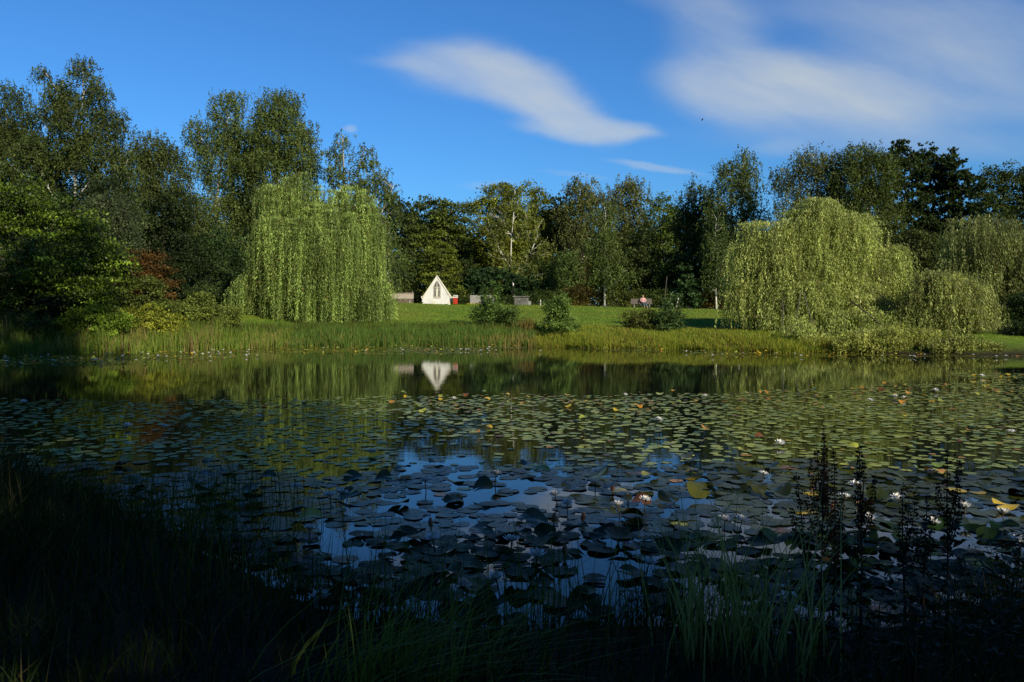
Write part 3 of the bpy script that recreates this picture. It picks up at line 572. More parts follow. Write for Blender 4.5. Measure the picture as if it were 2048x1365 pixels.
# bird in the sky
x, Y_, z = wx(1404, 60), 60, wz(241, 60)
o = MB(); o.tube([(-.1, 0, -.02), (-.04, 0, .0), (.04, 0, .02), (.08, 0, .03), (.11, 0, .025)], [.01, .025, .03, .02, .004], 8)
o.add([(-.02, 0, .03), (.08, 0, .04), (.02, -.16, .1), (-.04, -.17, .09)], [(0, 1, 2, 3)]); o.add([(-.02, 0, .03), (.08, 0, .04), (.02, .16, .1), (-.04, .17, .09)], [(0, 1, 2, 3)])
tag(o.build('bird', M_darkbark, None, (x, Y_, z)), 'tiny dark bird flying in the open sky', 'bird')

# ------------------------------------------------------------------ person
def skin(name, pts, edges, radii, m, parent, sub=2, root=0):
    me = bpy.data.meshes.new(name); me.from_pydata(pts, edges, []); me.update()
    o = obj_from(name, me, m, parent)
    md = o.modifiers.new('s', 'SKIN'); md.use_smooth_shade = True
    ly = me.skin_vertices[0].data if me.skin_vertices else None
    if ly is None:
        import bmesh
        bm = bmesh.new(); bm.from_mesh(me); bm.verts.layers.skin.verify(); bm.to_mesh(me); bm.free(); ly = me.skin_vertices[0].data
    for i, rr in enumerate(radii): ly[i].radius = (rr, rr) if not hasattr(rr, '__len__') else rr; ly[i].use_root = (i == root)
    sm = o.modifiers.new('ss', 'SUBSURF'); sm.levels = sm.render_levels = sub
    return o
M_skin = noisy('skin', [(.3, (.55, .33, .24)), (.7, (.64, .4, .3))], 8, .5, .05)
M_pink = noisy('pink_knit', [(.3, (.66, .36, .37)), (.7, (.78, .46, .46))], 12, .9, .3)
M_jean = noisy('blue_denim', [(.3, (.05, .09, .15)), (.7, (.14, .2, .28))], 10, .85, .2)
M_shoe = noisy('pale_shoe', [(.3, (.5, .5, .48)), (.7, (.7, .7, .68))], 10, .6, .1)
M_hair = noisy('fair_hair', [(.3, (.3, .2, .09)), (.7, (.5, .38, .2))], 12, .6, .3)
x = wx(1286, 74); zb = gz(x, 74)
pr = empty('person', (x, 73.95, zb), 'person in pink jumper and blue jeans sitting on the dark bench', 'person')
hipz = .56
pr.scale = (.9, .9, .9)
bp = [(0, .02, hipz), (0, .06, .75), (0, .06, .95), (0, .05, 1.08), (0, .02, 1.17), (0, 0, 1.24), (0, -.005, 1.31), (0, -.015, 1.37),
      (-.17, .05, 1.05), (-.25, -.02, .84), (-.10, -.24, .68), (-.04, -.29, .65), (.17, .05, 1.05), (.26, -.02, .84), (.12, -.24, .68), (.05, -.30, .66),
      (-.09, -.02, .55), (.0, -.46, .53), (.06, -.52, .12), (.07, -.66, .06), (.10, -.02, .55), (.22, -.46, .53), (.34, -.58, .12), (.40, -.72, .06),
      (0, -.115, 1.28), (-.085, .0, 1.285), (.085, .0, 1.285)]
be = [(0, 1), (1, 2), (2, 3), (3, 4), (4, 5), (5, 6), (6, 7), (3, 8), (8, 9), (9, 10), (10, 11), (3, 12), (12, 13), (13, 14), (14, 15), (0, 16), (16, 17), (17, 18), (18, 19), (0, 20), (20, 21), (21, 22), (22, 23), (5, 24), (5, 25), (5, 26)]
brd = [.12, .12, .13, .10, .055, .08, .092, .05, .055, .042, .03, .03, .055, .042, .03, .03, .085, .06, .04, .035, .085, .06, .04, .035, .018, .02, .02]
for hi, hp, sgn in ((11, bp[11], 1), (15, bp[15], -1)):       # five fingers on each hand
    for k in range(5):
        a0 = len(bp); dx_ = (k-2)*.017
        if k < 4:
            bp += [(hp[0]+dx_, hp[1]-.035, hp[2]-.004), (hp[0]+dx_*1.1+.01*sgn, hp[1]-.065, hp[2]-.022)]
        else: bp += [(hp[0]+.035*sgn, hp[1]+.01, hp[2]+.015), (hp[0]+.055*sgn, hp[1]-.015, hp[2]+.012)]
        be += [(hi, a0), (a0, a0+1)]; brd += [.009, .008]
skin('body', bp, be, brd, M_skin, pr)
skin('jumper', [(0, .03, .60), (0, .06, .75), (0, .06, .93), (0, .05, 1.06), (0, .03, 1.14), (-.19, .05, 1.04), (-.28, -.02, .84), (-.12, -.21, .70), (.19, .05, 1.04), (.29, -.02, .84), (.14, -.21, .70)],
     [(0, 1), (1, 2), (2, 3), (3, 4), (3, 5), (5, 6), (6, 7), (3, 8), (8, 9), (9, 10)], [.17, .17, .17, .14, .07, .085, .07, .05, .085, .07, .05], M_pink, pr)
skin('jeans', [(0, .02, .57), (-.10, -.04, .56), (.0, -.46, .54), (.06, -.51, .2), (.11, -.04, .56), (.22, -.46, .54), (.33, -.56, .2)],
     [(0, 1), (1, 2), (2, 3), (0, 4), (4, 5), (5, 6)], [.15, .10, .078, .06, .10, .078, .06], M_jean, pr)
for a, b2 in (((.06, -.50, .06), (.07, -.72, .05)), ((.34, -.57, .06), (.41, -.78, .05))):
    MB().tube([a, [(a[i]+b2[i])/2 for i in range(3)], b2], [.05, .055, .04], 10).build('shoe', M_shoe, pr, smooth=True)
hm = MB(); 
for k in range(7):
    ph = k/6*math.pi*.62-.15; 
vs = []; nr_, nc_ = 8, 16
for i in range(nr_+1):
    th = i/nr_*1.75
    for j in range(nc_):
        ph = 2*math.pi*j/nc_; front = max(0, -math.sin(ph)); t_ = th*(1-.5*front)
        vs.append((.107*math.sin(t_)*math.cos(ph), .012+.115*math.sin(t_)*math.sin(ph), 1.30+.122*math.cos(t_)))
hm.add(vs, [(i*nc_+j, i*nc_+(j+1) % nc_, (i+1)*nc_+(j+1) % nc_, (i+1)*nc_+j) for i in range(nr_) for j in range(nc_)])
hm.build('hair', M_hair, pr, smooth=True)
for s_ in (-1, 1): MB().tube([(s_*.034, -.085, 1.303), (s_*.034, -.096, 1.303)], [.012, .007], 8).build('eye', M_darkbark, pr)
MB().tube([(-.025, -.086, 1.238), (0, -.098, 1.235), (.025, -.086, 1.238)], [.004, .008, .004], 6).build('mouth', M_redp, pr)

# ------------------------------------------------------------------ lily pads
def pad_mesh(name, rng, n=18, r=1.0, cup=0., wav=0., fold=0.):
    a0 = .16; ang = a0+(2*math.pi-2*a0)*np.arange(n)/(n-1)
    vs = [(0, 0, 0)]; ph = rng.random(3)*6
    for rr in (.55, 1.0):
        for a in ang:
            k = r*rr*(1+.04*math.sin(5*a+ph[0])+.025*math.sin(11*a+ph[1])); zz = cup*rr*rr+wav*rr*rr*math.sin(3*a+ph[1])+fold*abs(math.sin(a-ph[2]))*rr
            vs.append((k*math.cos(a), k*math.sin(a), zz))
    fs = [(0, i+1, i+2) for i in range(n-1)]+[(i+1, i+1+n, i+2+n, i+2) for i in range(n-1)]
    me = bpy.data.meshes.new(name); me.from_pydata(vs, [], fs); me.polygons.foreach_set('use_smooth', [True]*len(fs)); me.update(); return me
def pad_mat(name, ramp_c, rough=.33, attr=False, spec=.25):
    m, nt, b = mat(name); v = objco(nt)
    if attr:
        a = N(nt, 'ShaderNodeAttribute'); a.attribute_name = 'Col'; src = a.outputs['Color']
    else:
        oi = N(nt, 'ShaderNodeObjectInfo'); src = ramp(nt, oi.outputs['Random'], ramp_c).outputs['Color']
    n = noise(nt, 6 if attr else 2.5, 4, v); r2 = ramp(nt, n.outputs['Fac'], [(.3, (.7, .75, .7)), (.7, (1.25, 1.2, 1.15))])
    mx = N(nt, 'ShaderNodeMix', data_type='RGBA', blend_type='MULTIPLY'); mx.inputs[0].default_value = 1
    nt.links.new(src, mx.inputs[6]); nt.links.new(r2.outputs[0], mx.inputs[7]); nt.links.new(mx.outputs[2], b.inputs['Base Color'])
    b.inputs['Roughness'].default_value = rough; b.inputs['Specular IOR Level'].default_value = spec
    bump(nt, b, n.outputs['Fac'], .35, .02); return m
M_pad = pad_mat('lily_pad_surface', [(0, (.006, .018, .006)), (.5, (.012, .032, .009)), (.85, (.025, .05, .012)), (1, (.05, .08, .018))], .45, spec=.08)  # near-black greens carry painted shade for the near water
M_padr = pad_mat('reddish_pad_surface', [(0, (.07, .03, .015)), (.5, (.12, .05, .015)), (1, (.16, .09, .02))], .4)
M_padf = pad_mat('floating_pads_surface', None, .3, attr=True, spec=.2)
rg = rng_(77)
def px_of(x, y, z=0): return CX+F*x/y, HY+(CH-z)*F/y
# individual near pads
protos = [pad_mesh('lily_pad_%s' % k, rg, 20, 1, *a) for k, a in zip(('flat', 'wavy', 'cupped', 'folded', 'bowl', 'ruffled'), ((.0, .05, 0), (.0, .12, 0), (.22, .08, 0), (.05, .08, .5), (.4, .1, 0), (.1, .18, .15)))]
red_protos = [p.copy() for p in protos]
for p in protos: p.materials.append(M_pad)
for p in red_protos: p.materials.append(M_padr)
cand = []
g_ = .162
for iy in range(int(3.6/g_), int(46/g_)):
    for ix in range(int(-26/g_), int(30/g_)):
        x = (ix+.5*(iy % 2)+rg.uniform(-.38, .38))*g_; y = (iy+rg.uniform(-.38, .38))*g_
        px, py = px_of(x, y)
        if px < -160 or px > 2210 or py > 1500: continue
        if gz(x, y) > -.02: continue
        n1_ = math.sin(x*1.7+y*.6)+math.sin(y*1.9-x*.8+1.3)+.6*math.sin(x*4.1+2)*math.sin(y*3.3)
        far = np.interp(px, [0, 400, 700, 900, 1250, 1450, 1800, 2048, 2300], [800, 800, 795, 791, 789, 785, 768, 758, 752])+3*n1_*.6
        z = 0
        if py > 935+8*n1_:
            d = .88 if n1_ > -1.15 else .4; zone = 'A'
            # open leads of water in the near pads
            for ox, oy, sx_, sy_ in ((690, 1090, 60, 50), (770, 1010, 90, 14), (1050, 1020, 90, 12), (1330, 1000, 120, 12), (1450, 1060, 60, 12), (700, 1150, 30, 40), (1150, 1060, 120, 9), (350, 1010, 40, 14), (330, 1095, 80, 14), (1470, 1110, 70, 12), (1860, 1080, 60, 10), (560, 1030, 50, 10)):
                if ((px-ox)/sx_)**2+((py-oy)/sy_)**2 < 1: d = .42
        elif py > far:
            zone = 'B'; d = .74
            e1 = ((px-940)/160)**2+((py-903)/30)**2; e2 = ((px-1070)/60)**2+((py-915)/22)**2; e3 = ((px-1325)/28)**2+((py-912)/14)**2; e4 = ((px-790)/18)**2+((py-850)/45)**2; e5 = ((px-385)/30)**2+((py-880)/30)**2; e6 = ((px-1750)/200)**2+((py-960)/20)**2
            if e6 < 1: d = .35
            if min(e1, e2, e3) < 1: d = .13
            elif min(e4, e5) < 1: d = .4
            if px < 450: d = .62
            if 600 < px < 760 and py > 880: d = .5
            if n1_ < -1.35: d *= .55
            if py < far+8: d *= .7
        else:
            sh = float(ys_far(x)); dd = sh-y
            zone = 'C'; d = 0
            if px < 470: d = .85 if y > 28.6+.5*n1_+max(0, px-250)*.02 else 0
            elif px < 1050: d = .72 if y > 36.6+.5*n1_+max(0, 620-px)*.004 and not (960 < px < 1050 and y < 41) else 0
            else: d = .6 if (y > max(34.6, sh-4.5)+.5*n1_ and px > 1380) or dd < 1.6+.4*n1_ else 0
            if px > 1900 and 748 < py < 756+n1_: d = .8
        if rg.random() < d: cand.append((x, y, px, py, zone))
A = [c for c in cand if c[4] == 'A' and 0 < c[2] < 2048 and c[3] < 1340]
A.sort(key=lambda c: c[1]); ind = A[:300]; inds = set(ind)
root_y = 9
gtxt = {('flat', 0): 'dark green lily pad with shade painted in, lying flat among the crowded shaded pads near the viewer', ('up', 0): 'dark green lily pad with shade painted in, raised and tilted out of the shaded water near the viewer',
        ('flat', 1): 'reddish brown lily pad lying flat among the crowded pads near the viewer', ('up', 1): 'reddish brown lily pad tilted up out of the crowded pads near the viewer'}
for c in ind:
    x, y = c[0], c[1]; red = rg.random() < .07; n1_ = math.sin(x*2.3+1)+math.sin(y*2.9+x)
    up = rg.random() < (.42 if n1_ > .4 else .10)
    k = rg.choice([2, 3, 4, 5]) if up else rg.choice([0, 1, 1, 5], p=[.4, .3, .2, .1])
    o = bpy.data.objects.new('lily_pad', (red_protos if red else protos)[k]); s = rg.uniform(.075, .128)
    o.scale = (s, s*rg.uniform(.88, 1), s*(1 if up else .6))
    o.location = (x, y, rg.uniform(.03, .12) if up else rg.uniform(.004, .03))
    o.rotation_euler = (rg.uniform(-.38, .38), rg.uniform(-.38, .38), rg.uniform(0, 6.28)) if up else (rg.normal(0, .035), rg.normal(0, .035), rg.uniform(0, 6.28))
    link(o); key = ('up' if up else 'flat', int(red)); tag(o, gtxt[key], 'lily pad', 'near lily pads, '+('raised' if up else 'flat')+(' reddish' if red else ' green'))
# the remaining thousands
def pads_stuff(items, name, label, flatz):
    n = 14; tv = []; tf = []; tc_ = []
    for c in items:
        x, y, px, py, zone = c; s = rg.uniform(.075, .12) if zone == 'A' else rg.uniform(.045, .088)
        lit = px > 1100 and py < 950
        yel = rg.random() < (.2 if (py < far_row(px)+30 and px > 850) else .06 if lit else .03 if zone != 'C' else .14)
        up = (rg.random() < (.10 if zone == 'A' else .02)) or (yel and rg.random() < .35)
        if yel: s *= .85 if zone != 'A' else 1
        ang = rg.uniform(0, 6.28)+.16+(2*math.pi-.32)*np.arange(n)/(n-1)
        rr = s*(1+.05*np.sin(3*ang+rg.uniform(0, 6)))
        ccos, csin = np.cos(ang), np.sin(ang); tx, ty = (rg.normal(0, .22), rg.normal(0, .22)) if up else (rg.normal(0, .014), rg.normal(0, .014))
        z0 = rg.uniform(.03, .12) if up else rg.uniform(.003, .012); wv = (.25 if up else .03)*s
        vx = x+rr*ccos; vy = y+rr*csin; vz = z0+tx*rr*ccos+ty*rr*csin+wv*np.sin(2*ang+rg.uniform(0, 6))
        vz = np.maximum(vz, .002+.3*z0)
        b0 = len(tv); tv.append((x, y, z0)); tv += list(zip(vx, vy, vz))
        tf += [(b0, b0+i+1, b0+i+2) for i in range(n-1)]
        if yel: col = np.array([(.45, .32, .02), (.42, .2, .02), (.34, .32, .03), (.16, .06, .015)][rg.integers(4)])
        else:
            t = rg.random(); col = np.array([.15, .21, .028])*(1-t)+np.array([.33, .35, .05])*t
            if zone == 'A': col = col*.16  # near pads darkened in colour to deepen the shade there
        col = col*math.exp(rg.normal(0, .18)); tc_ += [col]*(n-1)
    return tag(obj_from(name, mesh_np(name, tv, tf, 3, np.array(tc_)), M_padf), label, 'lily pads', kind='stuff')
def far_row(px): return np.interp(px, [0, 400, 700, 900, 1250, 1450, 1800, 2048, 2300], [800, 800, 795, 791, 789, 785, 768, 758, 752])
rest = [c for c in cand if c not in inds]
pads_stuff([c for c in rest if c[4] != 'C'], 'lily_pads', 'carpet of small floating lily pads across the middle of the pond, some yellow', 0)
pads_stuff([c for c in rest if c[4] == 'C'], 'lily_pads', 'narrow band of floating lily pads along the far shore', 0)
print('pads', len(cand), len(A))

# ------------------------------------------------------------------ water lilies
m_, nt, b = mat('white_petal'); b.inputs['Base Color'].default_value = (.78, .78, .76, 1); b.inputs['Roughness'].default_value = .5
lw = N(nt, 'ShaderNodeAttribute'); lw.attribute_name = 'Col'
b.inputs['Subsurface Weight'].default_value = .1; b.inputs['Subsurface Radius'].default_value = (.01, .01, .01); nzz = noise(nt, 30, 2, objco(nt))
rr_ = ramp(nt, nzz.outputs['Fac'], [(.3, (.7, .7, .68)), (.7, (.84, .84, .82))]); nt.links.new(rr_.outputs[0], b.inputs['Base Color']); M_petal = m_
M_stamen = noisy('stamen', [(.3, (.6, .35, .02)), (.7, (.75, .5, .05))], 30, .6, .1)
M_bud = noisy('bud_sepal', [(.3, (.35, .14, .08)), (.7, (.55, .3, .18))], 20, .5, .1)
def petals_mb(opening, nr=3):
    mb = MB()
    for ring in range(nr):
        n = 8-ring; tilt = [.25, .6, 1.0, 1.25][ring]*(1-opening)+[.06, .4, .8, 1.1][ring]*opening; Lp = .068*(1-.13*ring)
        for k in range(n):
            a = 2*math.pi*(k+.5*ring)/n; ca, sa = math.cos(a), math.sin(a); vs = []
            for t, w_ in ((0, .25), (.35, .9), (.7, .8), (1, .04)):
                el = tilt+.5*t; r_ = .006+Lp*t*math.cos(tilt+.25*t); z_ = Lp*t*math.sin(min(tilt+.35*t, 1.5)); wd = .014*w_
                vs += [(ca*r_-sa*wd, sa*r_+ca*wd, z_+.004*w_), (ca*r_, sa*r_, z_), (ca*r_+sa*wd, sa*r_-ca*wd, z_+.004*w_)]
            mb.add(vs, [(3*i+j, 3*i+j+1, 3*i+j+4, 3*i+j+3) for i in range(3) for j in range(2)])
    return mb
def bare(mb, m, name):
    me = bpy.data.meshes.new(name); me.from_pydata(mb.v, [], mb.f); me.polygons.foreach_set('use_smooth', [True]*len(me.polygons)); me.update(); me.materials.append(m); return me
PM = [bare(petals_mb(o_), M_petal, 'petals') for o_ in (.9, .5, .1)]
sm_ = MB()
for k in range(14):
    a = k*2.4; r_ = .004+.0009*k; sm_.tube([(r_*math.cos(a), r_*math.sin(a), 0), (r_*1.3*math.cos(a), r_*1.3*math.sin(a), .028)], [.0022, .0016], 4)
SM = bare(sm_, M_stamen, 'stamens'); st_ = MB().tube([(0, 0, -.2), (.004, 0, -.1), (0, 0, 0)], .005, 6); ST = bare(st_, M_darkbark, 'stalk')
near_fl = [(594, 966, 1, 'open white water lily on the upper left of the shaded pads'), (468, 988, 1, 'small white water lily standing left of the other near lilies'), (378, 1010, 2, 'white water lily bud-like at the left rushes'),
 (346, 1015, 2, 'pinkish white lily among the rushes at the left'), (660, 985, 1, 'first of three pale lilies left of the dark raised pads'), (685, 980, 0, 'second pale lily of the row left of the dark raised pads'), (620, 1052, 1, 'dim white lily above the narrow blue water lead on the left'),
 (866, 1072, 1, 'pale lily at the lower right end of the blue water lead'), (1023, 1075, 1, 'brightest open white lily standing in the sunlit patch in the centre'), (993, 1152, 2, 'drooping white lily low in the centre above the grass'),
 (1073, 1105, 1, 'small pale lily in the dark pads right of the brightest one'), (1110, 983, 1, 'white lily between dark and greenish pads in the centre'), (1135, 1000, 1, 'tall petalled white lily with a dark pad behind it in the centre'), (1190, 960, 2, 'narrow half-closed white lily near the top of the raised pads'),
 (1236, 1004, 1, 'short white lily in the middle right of the raised pads'), (1291, 995, 2, 'rounded half-open white lily over blue water on the right'), (1484, 1034, 0, 'wide open white lily right of centre on the shaded pads'), (1527, 942, 0, 'open white lily on a big raised pad left of the tall dock stems'),
 (1297, 1121, 2, 'small white lily low right of centre, just above the grass'), (1450, 1034, 2, 'little half-closed lily left of the wide open one'), (992, 942, 1, 'small lily at the upper edge of the raised pads under the blue water'), (850, 956, 1, 'small faint lily at the upper left edge of the raised pads'),
 (1739, 1030, 0, 'white lily between the second and third dock stems'), (1797, 990, 1, 'white lily behind the low leaning dock'), (1865, 1039, 1, 'white lily left of the tall right dock'), (1930, 1007, 1, 'white lily lit beside the yellow leaf at the right'), (2006, 1019, 2, 'tall bright white lily near the right edge'),
 (2040, 1077, 0, 'lily lying low at the very right edge'), (1690, 988, 1, 'white lily behind the second dock stem'), (1713, 963, 1, 'small white lily above the pale curled pad, between the dock stems'), (640, 1190, 2, 'white lily deep in the lower left grass'), (1262, 1196, 2, 'small white lily bud in the sunlit pads at the lower right centre'), (555, 1170, 2, 'faint lily above the lower left grass')]
def flower(px, py, k, label, s=1.0, zc=.11, group=None, parts=True):
    Y = (CH-zc)*F/(py-HY); x = wx(px, Y)
    if parts:
        r = empty('water_lily', (x, Y, zc), label, 'water lily', group, rz=rg.uniform(0, 6)); r.scale = (s, s, s); r.rotation_euler = (rg.uniform(-.25, .25), rg.uniform(-.25, .25), rg.uniform(0, 6))
        for nm, me in (('petals', PM[k]), ('stamens', SM), ('stalk', ST)): link(bpy.data.objects.new(nm, me), r)
    else:
        o = bpy.data.objects.new('water_lily', PM[k]); o.location = (x, Y, max(zc, .02)); o.scale = (s, s, s*1.1); o.rotation_euler = (rg.uniform(-.3, .3), rg.uniform(-.3, .3), rg.uniform(0, 6)); link(o); tag(o, label, 'water lily', group)
for px, py, k, lab in near_fl: flower(px, py+8, k, lab, rg.uniform(.95, 1.2))
for px, py, k, lab in [(745, 906, 0, 'single white lily in the middle pads left of the blue water'), (1560, 888, 0, 'single white lily at the edge of the sunlit pads right of centre'), (2023, 866, 0, 'white lily alone near the right edge in the sunlit pads'),
    (1862, 947, 1, 'small white lily above the tall right dock'), (48, 805, 0, 'lone white lily at the far left edge of the middle pads'), (907, 799, 0, 'white lily at the top edge of the middle pads, left end of the sunlit band'),
    (1791, 794, 0, 'left one of two bright lilies in the far right pads'), (1806, 797, 0, 'right one of two bright lilies in the far right pads'), (1741, 803, 1, 'white lily on a curled orange pad in the far right pads'), (1872, 782, 0, 'white lily near the far right top of the pads'), (1410, 794, 1, 'white lily at the far edge of the pads below the reflected pole'),
    (1965, 753, 0, 'white lily on the narrow raft of pads at the far right'), (1250, 792, 1, 'tiny white lily at the far edge of the pads in the centre'), (256, 853, 1, 'tiny lily on the dark pads at the left'), (518, 835, 1, 'small lily on the shaded middle pads left of centre'), (329, 856, 1, 'small pinkish lily among the left middle pads'), (1318, 841, 0, 'tiny lily in the sunlit band right of centre')]:
    flower(px, py, k, lab, 1.15, .04, None, False)
for (x0, x1, y0, y1, n, lab, grp) in [(5, 300, 706, 726, 22, 'tiny white water lily on the dark pads at the far left shore', 'white lilies on the shaded far left pads'), (260, 520, 699, 716, 24, 'tiny white water lily on the pads below the sunlit reeds', 'white lilies below the sunlit reeds'),
    (540, 1100, 694, 703, 12, 'tiny white water lily on the pads along the far shore centre', 'white lilies along the far shore centre'), (1350, 1640, 702, 713, 9, 'tiny white water lily on the pads below the right lawn', 'white lilies below the right lawn'), (1650, 2030, 709, 715, 8, 'tiny white water lily under the big right willow', 'white lilies under the right willow')]:
    for k in range(n): flower(rg.uniform(x0, x1), rg.uniform(y0, y1), 0, lab, rg.uniform(.75, 1.25), .06, grp, False)
bd = MB().tube([(0, 0, -.03), (0, 0, 0), (0, 0, .012), (0, 0, .035), (0, 0, .06), (0, 0, .075)], [.005, .006, .016, .02, .012, .002], 8); BD = bare(bd, M_bud, 'water_lily_bud')
for px, py, lab in [(1382, 935, 'orange brown lily bud at the top of the raised pads right of centre'), (1225, 965, 'brown lily bud beside the narrow half-closed lily'), (1256, 985, 'dark brown lily bud over the blue water'), (1108, 1025, 'glowing orange lily bud in the sunlit patch, left one'), (1165, 1023, 'glowing orange lily bud in the sunlit patch, right one'), (1624, 944, 'orange lily bud left of the tallest dock'),
    (1129, 1088, 'brown lily bud below the sunlit patch'), (862, 1035, 'brown lily bud above the pale lily left of centre'), (1236, 1055, 'dark lily bud on the dark pads right of centre'), (1664, 1001, 'pale orange lily bud behind the tallest dock')]:
    Y = 1.82*F/(py+8-HY); o = bpy.data.objects.new('water_lily_bud', BD); o.location = (wx(px, Y), Y, .03); o.scale = (1.2,)*3; o.rotation_euler = (rg.uniform(-.2, .2), rg.uniform(-.2, .2), 0); link(o); tag(o, lab, 'flower bud')

# ------------------------------------------------------------------ grasses and reeds
def blades(rng, X, Y, Zb, H, W, lean, c, bend=.35, seg=4, name='grass', label='', cat='grass', windx=0.0, m=None):
    n = len(X); th = rng.uniform(0, 2*math.pi, n); dx, dy = np.cos(th)*lean+windx*lean, np.sin(th)*lean
    sth = rng.uniform(0, math.pi, n); sxx, syy = np.cos(sth), np.sin(sth)
    rows = []
    for i in range(seg+1):
        t = i/seg; w = W*(1-t)**.7*.5+.0006; hz = H*(t-bend*.35*t*t*lean); off = H*(t**1.9)
        p = np.stack([X+dx*off, Y+dy*off, Zb+hz], 1); s = np.stack([sxx*w, syy*w, 0*sxx], 1)
        rows += [p-s, p+s]
    co = np.stack(rows, 1).reshape(-1, 3); b0 = np.arange(n)[:, None]*(2*(seg+1))
    f = np.concatenate([np.stack([b0[:, 0]+2*i, b0[:, 0]+2*i+1, b0[:, 0]+2*i+3, b0[:, 0]+2*i+2], 1)[:, None] for i in range(seg)], 1).reshape(-1, 4)
    cc = np.repeat(c, seg, 0)
    o = obj_from(name, mesh_np(name, co, f, 4, cc), m or M_grass); return tag(o, label, cat, kind='stuff')
def shore_pts(rng, n, x0, x1, d0, d1, pw=1):
    X = rng.uniform(x0, x1, n); d = d0+(d1-d0)*rng.random(n)**pw; Y = ys_far(X)+d; return X, Y, d
rg = rng_(500)
# cattail reeds: left clump and central belt
X, Y, d = shore_pts(rg, 15000, -34, -12.5, -1.2, 1.6); Z = np.minimum(ground(X, Y), 0)*0+np.maximum(ground(X, Y), -.05)
H = rg.uniform(.45, 1.25, len(X))*.85*(1+.25*np.sin(X*1.9)+.2*np.sin(X*5.3+1))*np.interp(X, [-34, -18, -14, -12.5], [1, 1, .9, .5]); t = rg.random(len(X))[:, None]; tan = (rg.random(len(X)) < .2+.2*np.sin(X*2.7))[:, None]
c = np.where(tan, np.array([.30, .23, .09])*(.7+.6*t), np.array([.09, .17, .02])*(1-t)+np.array([.24, .30, .05])*t)
blades(rg, X, Y, Z, H, .03, rg.uniform(.03, .28, len(X)), c, name='reeds', label='tall green and straw coloured reeds along the left far shore', cat='reeds')
X, Y, d = shore_pts(rg, 16000, -13.2, 1.3, -.5, 2.2); Z = np.maximum(ground(X, Y), -.05)
H = rg.uniform(.25, .72, len(X))*(1+.18*np.sin(X*1.7)+.12*np.sin(X*4.9))*np.interp(X, [-13, -11, 0, 1.3], [.45, .95, 1, .75]); t = rg.random(len(X))[:, None]; tan = (rg.random(len(X)) < np.interp(X, [-13, -12, -8, -3, 0, 1.3], [.35, .15, .05, .1, .4, .45])*(d < .8))[:, None]
c = np.where(tan, np.array([.34, .25, .09])*(.7+.6*t), np.array([.06, .13, .022])*(1-t)+np.array([.16, .24, .045])*t)
blades(rg, X, Y, Z, H, .03, rg.uniform(.03, .22, len(X)), c, name='reeds', label='dark green reed belt in the middle of the far shore with straw bases', cat='reeds')
# bank meadow grass
X, Y, d = shore_pts(rg, 32000, -1, 16, -.1, 7.5, 1.6); Z = ground(X, Y); H = rg.uniform(.08, .42, len(X))*(1+.3*np.sin(X*2.1+Y)+.15*np.sin(X*6.3))*np.interp(d, [0, 1.5, 3.5, 7.5], [1, .85, .5, .2]); t = rg.random(len(X))[:, None]; br = (rg.random(len(X)) < .12+.1*np.sin(X*1.3))[:, None]
c = np.where(br, np.array([.22, .14, .045])*(.6+.6*t), np.array([.12, .19, .02])*(1-t)+np.array([.36, .36, .045])*t)
blades(rg, X, Y, Z, H, .03, rg.uniform(.05, .5, len(X)), c, name='bank_grass', label='tall yellow green grass on the right half of the far bank', cat='grass', seg=3)
X, Y, d = shore_pts(rg, 16000, -20, 2, 1.8, 5.5, 1.3); Z = ground(X, Y); H = rg.uniform(.12, .45, len(X)); t = rg.random(len(X))[:, None]; br = (rg.random(len(X)) < .16)[:, None]
c = np.where(br, np.array([.16, .12, .04])*(.6+.6*t), np.array([.05, .10, .015])*(1-t)+np.array([.12, .18, .03])*t)
blades(rg, X, Y, Z, H, .03, rg.uniform(.05, .5, len(X)), c, name='bank_grass', label='rough green grass behind the reeds on the left half of the far bank', cat='grass', seg=3)
# lawn tufts
n = 90000; Y = rg.uniform(46, 82, n); X = rg.uniform(-.66, .66, n)*Y; k = (Y-ys_far(X) > 4); X, Y = X[k], Y[k]; n = len(X); Z = ground(X, Y); t = rg.random(n)[:, None]
pt = (.5+.5*np.sin(X*.5+1.3*np.sin(Y*.6)))[:, None]
c = np.array([.12, .23, .02])*(1-t)+np.array([.23, .34, .04])*t; c = c*(1-.45*pt)+np.array([.24, .24, .05])*.45*pt
blades(rg, X, Y, Z, rg.uniform(.03, .11, n), .05, rg.uniform(.1, .8, n), c, name='lawn_grass', label='short green lawn grass sloping up from the pond', cat='lawn', seg=2)
# rusty stalks beside small bank shrub
X = rg.normal(wx(1050, 46.5), .28, 260); Y = rg.normal(46.5, .3, 260); t = rg.random(260)[:, None]
blades(rg, X, Y, ground(X, Y), rg.uniform(.4, 1.25, 260), .05, rg.uniform(.05, .4, 260), np.array([.17, .13, .035])*(.6+.6*t), name='dry_stalks', label='patch of rusty dry stalks beside the loose bank shrubs', cat='dry plants')
